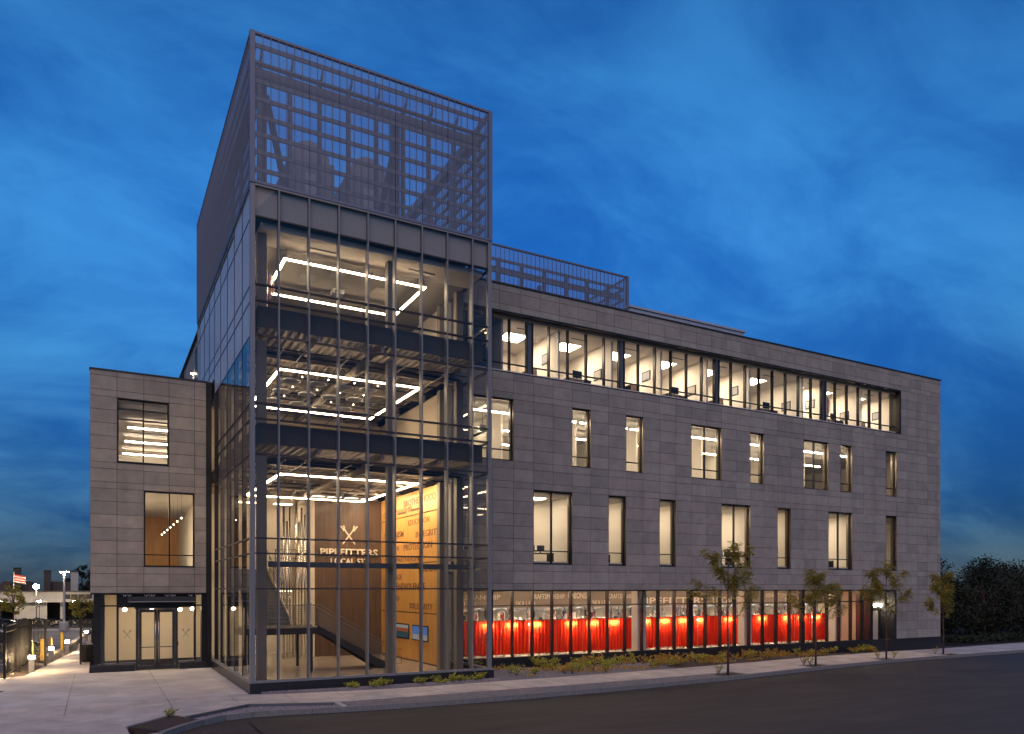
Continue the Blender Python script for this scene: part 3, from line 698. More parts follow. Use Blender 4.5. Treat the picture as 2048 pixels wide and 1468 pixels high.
# right return of the tower, glazed up to the street facade
cwr = bx(XR-.1, XR+.04, YF+.12, 33.0, .405, .47).build('return_curtain_wall', 'mullion', B)
for y in (31.1, 32.95): bx(XR-.13, XR+.07, y-.032, y+.032, .47, 18.86).build('mullion', 'mullion', cwr)
for a, b in ((YF+.12, 31.068), (31.132, 32.918)):
    for k in range(len(zs)-1):
        if k: bx(XR-.09, XR+.045, a, b, zs[k]-.028, zs[k]+.028).build('transom', 'steel_dark', cwr)
        xpane(XR-.016, a, b, zs[k]+.028, zs[k+1]-.028, cwr)
bx(XR-.12, XR+.08, YF+.12, 33, 18.86, 18.95).build('head_rail', 'mullion', cwr)
# spandrel shadow boxes at the head
for i in range(0, len(ex), 2): bx(ex[i]+.01, ex[i+1]-.01, YF+.10, YF+.13, 17.77, 18.86).build('spandrel_panel', 'spandrel', cwf)
for i in range(0, len(ey), 2): bx(XL+.165, XL+.20, ey[i]+.01, ey[i+1]-.01, 17.77, 18.86).build('spandrel_panel', 'spandrel', cws)
# floors of the tower
def tower_floor(zb, zt, name='floor_slab', x0=5.35, y0=29.5):
    o = bx(x0, 14.7, y0, 46, zb+.35, zt).build(name, 'carpet', B)
    m = MB(); m.box(x0, 14.7, y0-.06, y0-.002, zb+.22, zt+.02); m.box(x0-.06, x0-.002, y0-.06, 39.8, zb+.22, zt+.02); m.build('edge_beam', 'slab_edge', o)
    # ribbed metal deck underneath
    m = MB(); x = x0+.02; p = .30
    while x < 14.6:
        x1 = min(x+p, 14.68)
        prof = [(x, zb+.34), (x+.07, zb+.24), (x+.17, zb+.24), (x+.24, zb+.34), (x1, zb+.34)]
        for (a, b) in zip(prof[:-1], prof[1:]):
            m.poly([(a[0], y0, a[1]), (a[0], 45.9, a[1]), (b[0], 45.9, b[1]), (b[0], y0, b[1])])
        x = x1
    m.build('metal_deck', 'deck', o)
    for yb in (32.2, 36.0, 39.8, 43.5): bx(x0, 14.68, yb-.1, yb+.1, zb-.12, zb+.23).build('beam', 'deck', o)
    for xb_ in (7.6, 10.2, 12.7): bx(xb_-.06, xb_+.06, y0+.02, 45.9, zb+.0, zb+.22).build('joist', 'deck', o)
    return o
s3 = tower_floor(9.15, 10.12); s4 = tower_floor(13.55, 14.52)
s1 = bx(5.22, 14.8, 29.35, 62, -.25, .02).build('ground_slab', 'floor', B); bx(14.8, 53.2, 33.25, 62, -.25, .02).build('ground_slab', 'floor', B)
# top floor ceiling, with a lower band by the glass
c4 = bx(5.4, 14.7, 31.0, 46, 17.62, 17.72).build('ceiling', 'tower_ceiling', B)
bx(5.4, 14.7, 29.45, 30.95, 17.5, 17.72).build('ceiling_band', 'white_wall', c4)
for (x0, x1, y) in ((7.4, 8.6, 30.2), (11.6, 12.8, 30.2)): bx(x0, x1, y, y+.1, 17.48, 17.498).build('slot_diffuser', 'steel_dark', c4)
for (x0, y0) in ((7.8, 33.1), (11.1, 33.0), (9.4, 33.9)): bx(x0, x0+.6, y0, y0+.6, 17.60, 17.618).build('air_grille', 'shade', c4)
bx(9.0, 9.6, 34.6, 35.2, 17.60, 17.618).build('air_grille', 'shade', c4)
# pipes and ducts under the decks
for zb in (8.98, 13.38):
    o = s3 if zb < 10 else s4
    for y, r in ((30.6, .03), (31.3, .05), (33.0, .03), (34.4, .03), (37.2, .04), (38.6, .03)): MB().tube([(5.5, y, zb), (14.5, y, zb)], r, 8).build('pipe', 'steel_dark', o, smooth=True)
    for x in (6.4, 7.2, 9.0, 11.4, 13.4): MB().tube([(x, 29.8, zb-.08), (x, 44, zb-.08)], .022, 6).build('pipe', 'steel_dark', o)
    MB().tube([(9.8, 30.5, zb-.05), (9.8, 43, zb-.05)], .19, 14).build('air_duct', 'deck', o, smooth=True)
# interior columns
for (x, y) in ((5.52, 30.05), (10.72, 30.05), (14.55, 31.6), (5.52, 37.8), (14.55, 33.55)):
    m = MB(); z0 = .02
    for z1 in (9.0, 13.4, 17.5):
        m.box(x-.17, x+.17, y-.17, y+.17, z0, z1); z0 = z1+1.2
    m.build('column', 'column', B)
# horizontal wind girt behind the lobby glass, with brackets
wg = bx(5.7, 14.4, 29.55, 29.75, 4.72, 4.93).build('wind_girt', 'steel_grey', B)
for x in fx: bx(x-.05, x+.05, YF+.25, 29.55, 4.77, 4.88).build('bracket', 'column', wg)
for z in (5.2, 4.7): bx(14.62, 14.78, 29.4, 33, z, z+.1).build('side_girt', 'column', wg)
# ---- interior walls
W = MB().box(5.3, 10.85, 47.0, 47.2, .0, 17.6).build('lobby_back_wall', 'white_wall', B)
bx(10.85, 14.8, 43.1, 43.35, .02, 9.1).build('brown_feature_wall', 'brown_wall', B)
bx(10.60, 10.85, 43.1, 47, .02, 9.1).build('return_wall', 'white_wall', B)
bx(5.3, 14.7, 43.0, 43.15, 10.15, 13.5).build('back_wall', 'warm_wall', B); bx(5.3, 14.7, 40.2, 40.35, 14.55, 17.6).build('back_wall', 'white_wall', B)
bx(14.72, 14.86, 33.1, 46, 10.15, 13.5).build('side_wall', 'warm_wall', B); bx(14.72, 14.86, 33.1, 46, 14.55, 17.6).build('side_wall', 'white_wall', B)
MB().extr([(14.70, 34, 10.9), (14.70, 34, 11.0), (14.70, 42, 12.6), (14.70, 42, 12.5)], (.02, 0, 0)).build('handrail', 'steel_dark', B)
# wood wall of panels with dark reveals
ww = bx(14.83, 14.9, 33.8, 43.1, .02, 9.1).build('wood_wall', 'wood_joint', B)
yj = [33.8, 35.05, 36.3, 37.65, 39.0, 40.35, 41.7, 43.08]; zj = [.06, 2.62, 5.24, 7.83, 9.1]
for i in range(len(yj)-1):
    for j in range(len(zj)-1):
        bx(14.79, 14.83, yj[i]+.006, yj[i+1]-.006, zj[j]+.03, zj[j+1]-.03).build('wood_panel', 'wood', ww)
bx(14.775, 14.79, 37.0, 38.2, 8.05, 8.16).build('slot_diffuser', 'wood_joint', ww); bx(14.775, 14.79, 39.0, 40.2, 8.02, 8.13).build('slot_diffuser', 'wood_joint', ww)
def wword(s, yl, yr, z, h, bold=0.0):
    text('wall_word', s, h, 'letter_dark', ww, (14.782, yl, z-h/2), (0, -1, 0), (0, 0, 1), width=abs(yl-yr), bold=bold)
for a in (('BROTHERHOOD', 39.3, 34.8, 8.55, .36, .01), ('CRAFTSMANSHIP', 42.6, 38.1, 8.2, .30), ('EDUCATION', 38.6, 35.65, 7.45, .30), ('UNIONISM', 42.4, 39.3, 6.93, .36, .01), ('INTEGRITY', 37.5, 34.35, 6.75, .32), ('PROTECTION', 39.3, 35.3, 6.15, .36, .012),
          ('VALUE', 41.6, 40.0, 6.16, .24), ('PARTNERSHIP', 40.5, 36.7, 5.50, .28), ('TRAINING', 37.2, 34.4, 4.90, .32), ('HERITAGE', 42.3, 39.6, 4.55, .30), ('BENEVOLENCE', 40.9, 36.2, 4.02, .36, .015), ('SKILLED', 42.4, 40.0, 3.35, .26), ('SOLIDARITY', 38.4, 35.2, 2.98, .30)): wword(*a)
# second floor gallery at the back of the lobby
gl_ = bx(8.6, 10.6, 43.0, 47, 3.80, 5.02).build('gallery_edge', 'white_wall', B)
bx(5.3, 8.6, 44.9, 47, 4.7, 5.02).build('gallery_floor', 'white_wall', gl_)
m = MB()
for z in (5.35, 5.6, 5.85, 6.08): m.tube([(8.6, 43.0, z), (10.6, 43.0, z)], .018, 6)
for x in (8.65, 9.3, 9.95, 10.55): m.tube([(x, 43.0, 5.0), (x, 43.0, 6.08)], .022, 6)
m.build('gallery_railing', 'steel_dark', gl_)
for k, (x, y, z, lab) in enumerate(((7.6, 45.6, 8.9, 'added lit ceiling panel high over the lobby gallery'), (9.6, 45.6, 8.9, 'added lit ceiling panel over the gallery beside the chrome pipes'), (7.2, 45.8, 4.66, 'added lit ceiling panel below the gallery behind the stair'), (9.6, 45.4, 3.77, 'added lit ceiling panel below the gallery edge'))):  # panels added to brighten the white walls around the gallery
    t = thing('ceiling_light', lab, 'light', (x, y, z)); bx(x-.5, x+.5, y-.25, y+.25, z-.03, z).build('diffuser', 'gallery_glow', t)
# ---- staircase
SR = thing('staircase', 'dark steel lobby stair with cable railings and a mid landing behind the glass', 'staircase', (10.5, 35.4, 0))
n = 12; x_b, x_t, zt = 12.5, 9.05, 2.08
for y in (35.38, 36.92):
    MB().extr([(x_b+.25, y, .02), (x_b+.25, y, .10), (x_t, y, zt+.10), (x_t-.05, y, zt-.28), (x_t+.4, y, zt-.40), (x_b-.45, y, .02)], (0, .05, 0)).build('stringer', 'steel_dark', SR)
for k in range(n):
    xa = x_b-(x_b-x_t)*(k+1)/n; xb2 = x_b-(x_b-x_t)*k/n; z = zt*(k+1)/n
    bx(xa-.02, xb2, 35.43, 36.92, z-.05, z).build('step', 'steel_grey', SR)
bx(5.7, 9.05, 35.38, 38.65, zt-.30, zt).build('landing', 'steel_dark', SR)
for k in range(17):
    y0 = 38.65+k*(6.3/17); z = zt+(5.0-zt)*(k+1)/17
    bx(6.55, 8.5, y0, y0+6.3/17+.03, z-.06, z).build('step', 'steel_grey', SR); bx(6.55, 8.5, y0, y0+.02, z-(5.0-zt)/17-.0, z-.06).build('riser', 'steel_grey', SR)
for x in (6.5, 8.5): MB().extr([(x, 38.65, zt-.25), (x, 38.65, zt+.30), (x, 44.95, 5.3), (x, 44.95, 4.7)], (.05, 0, 0)).build('stringer', 'warm_wall', SR)
def railing(P, lv, parent, every=1.2, top=1.05):
    m = MB(); P = [Vector(p) for p in P]
    for h in lv: m.tube([p+Vector((0, 0, h)) for p in P], .012 if h < top-.02 else .024, 6)
    for a, b in zip(P[:-1], P[1:]):
        k = max(1, round((b-a).length/every))
        for i in range(k+1):
            q = a+(b-a)*i/k; m.tube([q+Vector((0, 0, .0)), q+Vector((0, 0, top))], .02, 6)
    return m.build('railing', 'steel_grey', parent)
lv = (.15, .25, .35, .45, .55, .65, .75, .85, .93, 1.05)
railing([(x_b+.1, 35.42, .05), (x_t, 35.42, zt+.06)], lv, SR); railing([(x_t, 35.42, zt), (5.8, 35.42, zt)], lv, SR); railing([(x_b+.1, 36.9, .05), (x_t, 36.9, zt+.06)], lv, SR)
railing([(x_t, 36.95, zt), (x_t, 38.6, zt)], lv, SR)
railing([(8.52, 38.7, zt+.3), (8.52, 44.9, 5.25)], (.35, .7, .95), SR, top=.95); railing([(6.5, 38.7, zt+.3), (6.5, 44.9, 5.25)], (.35, .7, .95), SR, top=.95)
for (x, y) in ((8.8, 35.6), (8.8, 38.4), (6.0, 35.6)): bx(x-.06, x+.06, y-.06, y+.06, .02, zt-.3).build('post', 'steel_dark', SR)
MB().tube([(12.75, 35.42, .03), (12.75, 35.42, .95), (13.2, 35.42, .95), (13.2, 35.42, .2), (12.75, 35.42, .2)], .02, 6).build('rail_return', 'steel_dark', SR)
# ---- pipe sculpture
PSC = thing('pipe_sculpture', 'tall bank of chrome pipes rising beside the lobby stair', 'sculpture', (9.6, 42.2, 0))
for k in range(9):
    x = 8.95+k*.16; y = 42.3-.1*(k % 2); t = random.choice((7.6, 8.0, 8.4, 8.7))
    if k in (3, 4):
        zk = 5.2+.4*(k-3); P = [(x, y, .1), (x, y, zk), (x+.04, y-.05, zk+.15), (x+.14, y-.08, zk+.3), (x+.16, y-.08, zk+.5), (x+.16, y-.08, t)]
    else: P = [(x, y, .05), (x, y, t)]
    MB().tube(P, .045 if k % 3 else .06, 10).build('pipe', 'chrome', PSC, smooth=True)
# ---- metal sign on the brown wall
SG = thing('wall_sign', 'polished metal lettering and crossed wrenches mounted on the brown lobby wall', 'sign', (12.8, 43.08, 5.4))
text('sign_letters', 'PIPEFITTERS', .42, 'letter_light', SG, (11.15, 43.03, 5.80), (1, 0, 0), (0, 0, 1), width=3.4, depth=.08, bold=.02)
text('sign_letters', 'LOCAL 537', .34, 'letter_light', SG, (11.75, 43.03, 5.32), (1, 0, 0), (0, 0, 1), width=2.2, depth=.08, bold=.02)
wrench(SG, (12.83, 43.06, 7.0), .95, 'letter_light', (1, 0, 0), (0, 0, 1), (0, -1, 0), 'wrench_emblem').scale = (1, 1, 1)
# two framed screens on the wood wall
for k, (yl, yr, lab) in enumerate(((40.6, 38.45, 'wall screen on the wood panelling showing a dark picture, the farther from the street'), (37.95, 35.75, 'wall screen on the wood panelling showing a blue sky picture, the nearer to the street'))):
    t = thing('wall_screen', lab, 'screen', (14.77, (yl+yr)/2, 1.2)); bx(14.745, 14.785, yr, yl, 1.16, 1.98).build('bezel', 'dark_frame', t)
    if k == 0:
        bx(14.735, 14.745, yr+.06, yl-.06, 1.22, 1.55).build('display', 'screen_dark', t); bx(14.735, 14.745, yr+.06, yl-.06, 1.552, 1.74).build('display', 'screen_red', t); bx(14.735, 14.745, yr+.06, yl-.06, 1.742, 1.92).build('display', 'screen_grey', t)
    else:
        bx(14.735, 14.745, yr+.06, yl-.06, 1.22, 1.5).build('display', 'screen_grey', t); bx(14.735, 14.745, yr+.06, yl-.06, 1.502, 1.92).build('display', 'screen_blue', t)
# ---- ring lights
def ring(x0, x1, y0, y1, z, zc, lab):
    t = thing('ring_light', lab, 'light', ((x0+x1)/2, (y0+y1)/2, z), 'rectangular ring lights in the tower'); h = .05
    for (a, b, c, d) in ((x0, x1, y0, y0+.09), (x0, x1, y1-.09, y1), (x0, x0+.09, y0+.09, y1-.09), (x1-.09, x1, y0+.09, y1-.09)):
        bx(a, b, c, d, z-h, z).build('light_tube', 'ring_glow', t); bx(a-.01, b+.01, c-.01, d+.01, z+.001, z+.04).build('housing', 'steel_grey', t)
    for (x, y) in ((x0+.1, y0+.05), (x1-.1, y0+.05), (x0+.1, y1-.05), (x1-.1, y1-.05), ((x0+x1)/2, y0+.05), ((x0+x1)/2, y1-.05)): MB().tube([(x, y, z+.04), (x, y, zc)], .006, 5).build('cable', 'steel_dark', t)
ring(6.70, 12.95, 32.5, 40.8, 8.75, 9.2, 'rectangular ring of light strips hanging over the tall lobby, lowest of three')
ring(6.60, 12.9, 32.1, 39.3, 13.05, 13.6, 'rectangular ring of light strips under the ribbed deck on the middle tower floor')
ring(6.52, 12.6, 30.75, 34.75, 17.1, 17.6, 'rectangular ring of light strips under the white ceiling, topmost of three')
for k, (ya, yb) in enumerate(((34.2, 37.8), (38.6, 42.4))):
    t = thing('wall_washer', ('nearer' if k == 0 else 'farther')+' lit ceiling strip washing the wood panelled lobby wall', 'light', (13.6, (ya+yb)/2, 9.0), 'wall washers over the wood wall')
    bx(13.5, 13.62, ya, yb, 8.98, 9.02).build('light_tube', 'washer_glow', t); bx(13.48, 13.64, ya-.02, yb+.02, 9.021, 9.1).build('housing', 'steel_dark', t)
for k in range(4):
    x = 10.6+k*.95
    t = thing('ceiling_light', 'square lit ceiling panel over the back of the lobby, %s from the left' % ('first', 'second', 'third', 'fourth')[k], 'light', (x, 41.6, 9.0)); bx(x-.36, x+.36, 41.3, 41.7, 8.97, 8.99).build('diffuser', 'dim_glow', t)
# round glass pendants of the middle floor
for q, (x, y) in enumerate([(6.9, 31.4), (8.0, 31.3), (9.15, 31.25), (10.2, 31.2), (6.9, 33.2), (8.0, 33.2), (9.05, 33.2), (10.15, 33.1), (6.9, 35.0), (8.05, 35.1), (9.15, 35.1), (10.25, 35.05)]):
    x += .25; y += 1.0
    t = thing('ceiling_disc', 'pale round disc hung inside the middle ring, %s in the %s row' % (ORD[q % 4], ('front', 'middle', 'back')[q//4]), 'ceiling disc', (x, y, 12.6), 'pale discs in the middle ring')
    MB().lathe((x, y, 12.58), [(.02, .0), (.30, .02), (.40, .06), (.40, .08), (.05, .12)], 20).build('disc', 'disc_white', t, smooth=True)
    MB().tube([(x-.25, y, 12.68), (x+.0, y, 12.68), (x, y, 13.7)], .012, 5).build('hanger', 'steel_dark', t); MB().lathe((x+.55, y+.3, 12.95), [(.012, 0), (.022, .02), (.012, .05)], 8).build('spot_lamp', 'bulb_glow', t)
# projector and flag on the top floor
t = thing('projector', 'white ceiling projector inside the topmost ring of light', 'projector', (9.2, 32.6, 16.9))
bx(8.95, 9.45, 32.4, 32.8, 16.75, 16.92).build('body', 'equipment_light', t); MB().lathe((9.1, 32.39, 16.83), [(.01, -.06), (.06, -.04), (.06, .04), (.01, .06)], 10).build('lens', 'dark_frame', t); MB().tube([(9.2, 32.6, 16.92), (9.2, 32.6, 17.62)], .03, 8).build('pole', 'equipment_light', t)
bx(8.9, 9.5, 32.3, 32.9, 17.59, 17.615).build('ceiling_plate', 'shade', t)
def flag(x, y, z, lab, h=2.4):
    t = thing('flag', lab, 'flag', (x, y, z)); MB().tube([(x, y, z), (x, y, z+h)], .018, 8).build('pole', 'wood', t); MB().lathe((x, y, z), [(.18, 0), (.18, .03), (.03, .08)], 12).build('stand', 'steel_dark', t)
    for k in range(7):
        m = MB(); ph = k*.9; z1 = z+h-.08; z0 = z+h-1.35
        x0 = x+.02+k*.035; wv = .05*math.sin(ph)
        m.extr([(x0, y-.02+wv, z0+.06*k), (x0+.035, y-.02+wv*.6, z0+.06*k), (x0+.035, y-.02+wv*.6, z1-.05*k), (x0, y-.02+wv, z1-.05*k)], (0, .02, 0))
        m.build('fold', ('flag_blue' if k in (0, 1) else 'flag_red' if k % 2 else 'flag_white'), t)
flag(6.15, 32.2, 14.53, 'furled flag on a pole in the left corner of the top tower floor', 2.6)

# ---- INTERIOR OF THE MAIN BLOCK
def room_floor(zf, zc, yb, wall, ceil, flr, x0=15.0, name='floor_slab', x1=53.2):
    f_ = bx(x0, x1, YM+.32, 60, zf-.45, zf).build(name, flr, B); bx(x0, x1, YM+.62, yb, zc, zc+.06).build('ceiling', ceil, f_); bx(x0, x1, yb, yb+.15, zf, zc+.5).build('back_wall', wall, f_)
    bx(x0, x1, YM+.31, YM+.34, zf, zf+.25).build('sill_wall', wall, f_); bx(x0, x1, YM+.32, YM+.6, zc-.02, zc+.5).build('shade_pocket', 'shade', f_)
    return f_
f4 = room_floor(14.6, 17.5, 38.2, 'white_wall', 'ceiling', 'carpet')
f3 = room_floor(10.1, 13.6, 47.0, 'white_wall', 'ceiling', 'carpet'); f2 = room_floor(5.05, 8.85, 41.5, 'white_wall', 'ceiling', 'carpet')
f1c = bx(15.0, 53.2, YM+.32, 60, 3.9, 4.6).build('ground_floor_ceiling', 'dark_ceiling', B)
bx(53.0, 53.15, YM+.35, 60, .02, 18.5).build('inner_end_wall', 'white_wall', B)
bx(14.98, 15.1, 33.4, 60, 14.6, 18.4).build('inner_wall', 'white_wall', B); bx(14.98, 15.1, 33.4, 60, 10.1, 13.6).build('inner_wall', 'white_wall', B); bx(14.98, 15.1, 33.4, 60, 5.05, 9.0).build('inner_wall', 'white_wall', B); bx(14.98, 15.1, 33.4, 60, .02, 3.9).build('inner_wall', 'warm_wall', B)
px_ = [17.9, 21.3, 24.75, 28.2, 31.7, 35.2, 39.9, 42.2, 45.7, 49.2]
for x in px_: bx(x, x+.12, 33.72, 38.2, 14.6, 17.5).build('partition', 'white_wall', f4)
for k, x in enumerate(px_[:-1]):
    xc = (x+px_[k+1])/2+.05
    t = thing('ceiling_light', 'glowing flat ceiling panel behind the top window band, %s from the tower' % ORD[k], 'light', (xc, 35.7, 17.47), 'office ceiling panels on the top floor')
    bx(xc-.62, xc+.62, 35.1, 36.3, 17.455, 17.485).build('diffuser', 'panel_glow', t)
    m = MB(); m.box(xc-.66, xc+.66, 35.06, 35.1, 17.45, 17.495).box(xc-.66, xc+.66, 36.3, 36.34, 17.45, 17.495).box(xc-.66, xc-.62, 35.1, 36.3, 17.45, 17.495).box(xc+.62, xc+.66, 35.1, 36.3, 17.45, 17.495); m.build('frame', 'white_wall', t)
    bx(xc-.5, xc+.5, 34.3, 34.4, 17.48, 17.498).build('slot_diffuser', 'steel_dark', f4)
    # office furniture standing against the partition and the back wall
    xr = px_[k+1]
    if k % 2 == 0:
        t = thing('bookcase', 'dark bookcase against the white wall of office %s from the tower' % ('first', 'second', 'third', 'fourth', 'fifth', 'sixth', 'seventh', 'eighth', 'ninth')[k], 'bookcase', (xr-.3, 36.5, 14.6))
        m = MB(); m.box(xr-.35, xr-.01, 35.9, 35.94, 14.6, 16.1).box(xr-.35, xr-.01, 36.9, 36.94, 14.6, 16.1).box(xr-.04, xr-.01, 35.94, 36.9, 14.6, 16.1); m.build('case', 'brown_wall', t)
        for z in (14.62, 15.1, 15.58, 16.06): bx(xr-.35, xr-.04, 35.94, 36.9, z, z+.03).build('shelf', 'brown_wall', t)
    else:
        t = thing('desk', 'office desk by the window of office %s from the tower' % ('first', 'second', 'third', 'fourth', 'fifth', 'sixth', 'seventh', 'eighth', 'ninth')[k], 'desk', (xc, 34.6, 14.6))
        bx(xc-.8, xc+.8, 34.3, 35.0, 15.31, 15.34).build('top', 'brown_wall', t)
        for sx_ in (-.75, .72): bx(xc+sx_, xc+sx_+.03, 34.32, 34.98, 14.6, 15.31).build('leg', 'steel_dark', t)
        bx(xc-.3, xc+.3, 34.55, 34.58, 15.45, 15.85).build('monitor', 'dark_frame', t); bx(xc-.04, xc+.04, 34.58, 34.62, 15.34, 15.5).build('monitor_stand', 'dark_frame', t)
    t = thing('picture_frame', 'small framed picture on the partition of office %s from the tower' % ('first', 'second', 'third', 'fourth', 'fifth', 'sixth', 'seventh', 'eighth', 'ninth')[k], 'picture', (xr-.02, 35.0, 16.0))
    zc_ = 15.95 if k % 2 else 16.35
    bx(xr-.03, xr-.005, 34.6, 35.35, zc_-.28, zc_+.28).build('frame', 'dark_frame', t); bx(xr-.036, xr-.03, 34.66, 35.29, zc_-.22, zc_+.22).build('print', 'shade' if k % 2 else 'equipment', t)
for k, x in enumerate(px_[:-1]):
    bx(x+.5, x+1.4, 38.15, 38.199, 14.6, 16.75).build('inner_door', 'brown_wall' if k % 3 else 'shade', f4)
for k, x in enumerate((20.2, 23.6, 28.6, 32.6, 36.6, 41.0, 46.0)):
    bx(x, x+.95, 41.44, 41.499, 5.05, 7.2).build('inner_door', 'brown_wall', f2); bx(x+1.2, x+2.2, 41.46, 41.499, 6.0, 7.3).build('notice_board', ('shade', 'equipment', 'carpet')[k % 3], f2)
for k, x in enumerate((17.0, 20.6, 25.4, 30.0, 35.0, 39.0, 44.4)):
    bx(x, x+2.2, 46.94, 46.999, 11.0, 12.3).build('white_board', 'disc_white', f3); bx(x+2.5, x+3.4, 46.94, 46.999, 10.1, 12.25).build('inner_door', 'brown_wall', f3)
    bx(x+.4, x+2.8, 36.6, 37.4, 10.8, 10.84).build('bench_top', 'brown_wall', f3); bx(x+.5, x+2.7, 36.9, 37.1, 10.1, 10.8).build('bench_base', 'steel_dark', f3)
t = thing('wall_clock', 'round wall clock in the second office from the tower', 'clock', (23.2, 38.15, 16.2)); MB().extr([(23.2+.17*math.cos(a*.3927), 38.19, 16.25+.17*math.sin(a*.3927)) for a in range(16)], (0, -.04, 0)).build('rim', 'dark_frame', t); MB().extr([(23.2+.14*math.cos(a*.3927), 38.15, 16.25+.14*math.sin(a*.3927)) for a in range(16)], (0, -.008, 0)).build('face', 'white_wall', t)
flag(43.2, 34.4, 14.61, 'furled flag on a pole behind the far part of the top window band', 2.3)
# third floor: long linear lights
for y in (34.75, 38.6, 42.4):
    x = 16.4; kk = 0
    while x < (47 if y < 42 else 22):
        kk += 1
        t = thing('linear_light', 'slim linear light on the third floor, %s strip from the tower in the %s row' % (ORD[kk-1], 'front' if y < 36 else 'middle' if y < 40 else 'back'), 'light', (x+1.5, y, 13.1), 'linear lights on the third floor')
        bx(x, x+3.2, y-.05, y+.05, 13.05, 13.1).build('light_tube', 'linear_glow', t); bx(x, x+3.2, y-.06, y+.06, 13.101, 13.15).build('housing', 'white_wall', t)
        for q in (x+.3, x+2.9): MB().tube([(q, y, 13.15), (q, y, 13.6)], .008, 5).build('cable', 'steel_dark', t)
        x += 3.5
for x in (19.2, 24.0, 28.4, 33.6, 37.6, 43.0): bx(x, x+.12, 36.2, 47, 10.1, 13.6).build('partition', 'white_wall', f3)
for x in (18.0, 22.4, 30.6, 40.4):
    t = thing('ceiling_speaker', 'dark box speaker hung from the third floor ceiling, %s from the tower' % ORD[(18.0, 22.4, 30.6, 40.4).index(x)], 'speaker', (x, 36.0, 12.6), 'ceiling speakers on the third floor'); bx(x-.14, x+.14, 35.85, 36.1, 12.3, 12.62).build('cabinet', 'steel_dark', t); MB().tube([(x, 36, 12.62), (x, 36, 13.6)], .015, 6).build('rod', 'steel_dark', t)
# second floor: ceiling panels, desks with chairs behind the windows
for i, x in enumerate((17.5, 20.9, 24.6, 28.3, 31.4, 33.6, 37.3, 41.0, 43.4, 47.6)):
    for y in (35.6, 38.6):
        t = thing('ceiling_light', 'lit second floor ceiling panel, %s from the tower in the %s row' % (ORD[i], 'front' if y < 37 else 'inner'), 'light', (x, y, 8.82), 'ceiling panels on the second floor'); bx(x-.6, x+.6, y-.3, y+.3, 8.81, 8.84).build('diffuser', 'panel_glow_low', t)
for x in (19.0, 22.6, 26.4, 30.0, 35.4, 39.2, 45.2): bx(x, x+.12, 33.72, 41.5, 5.05, 8.85).build('partition', 'white_wall', f2)
for k, (x, w_) in enumerate(((20.5, 1.6), (24.6, .8), (33.4, 1.8), (42.7, 1.6))):
    t = thing('work_table', 'work table with dark monitors seen low in the second floor window %s' % ('nearest the tower', 'second from the tower', 'by the near tree', 'by the second tree')[k], 'table', (x, 34.4, 5.05))
    bx(x-w_/2, x+w_/2, 34.1, 34.8, 5.75, 5.79).build('top', 'brown_wall', t)
    for sx_ in (-w_/2+.02, w_/2-.06): bx(x+sx_, x+sx_+.04, 34.12, 34.78, 5.05, 5.75).build('leg', 'steel_dark', t)
    for q in range(max(1, int(w_/.6))):
        mx_ = x-w_/2+.35+q*.6; bx(mx_-.22, mx_+.22, 34.4, 34.44, 5.9, 6.2).build('monitor', 'steel_grey', t); bx(mx_-.03, mx_+.03, 34.44, 34.48, 5.79, 6.0).build('monitor_stand', 'dark_frame', t)
# ---- ground floor welding shop behind the shopfront
YC = 37.6
hd = bx(16.2, 47.4, YC+.3, YC+.42, 2.80, 3.9).build('header_wall', 'header', B)
bx(16.2, 47.4, YC+2.9, YC+3.05, .02, 3.9).build('shop_back_wall', 'white_wall', B)
def hword(s, x0, x1, z, h, bold=0.0): text('wall_word', s, h, 'letter_light', hd, (x0, YC+.288, z), (1, 0, 0), (0, 0, 1), width=x1-x0, bold=bold)
for a in (('CRAFTSMANSHIP', 16.4, 20.05, 3.28, .26), ('SKILLED', 17.0, 18.5, 2.9, .26), ('SKILLED', 21.05, 22.35, 2.9, .28), ('CRAFTSMANSHIP', 22.1, 24.4, 3.3, .28), ('UNIONISM', 24.65, 26.25, 3.3, .38, .01), ('SKILLED', 26.4, 27.7, 2.9, .28), ('CRAFTSMANSHIP', 27.6, 29.8, 3.3, .28),
          ('PIPEFITTERS', 30.0, 35.6, 2.92, .42, .01), ('LOCAL 537', 36.2, 39.2, 2.92, .42, .01), ('EDUCATION', 41.2, 43.2, 3.3, .26), ('TRUTH', 43.0, 44.6, 2.95, .3)): hword(*a)
booth_x = [16.3+1.83*k for k in range(18)]
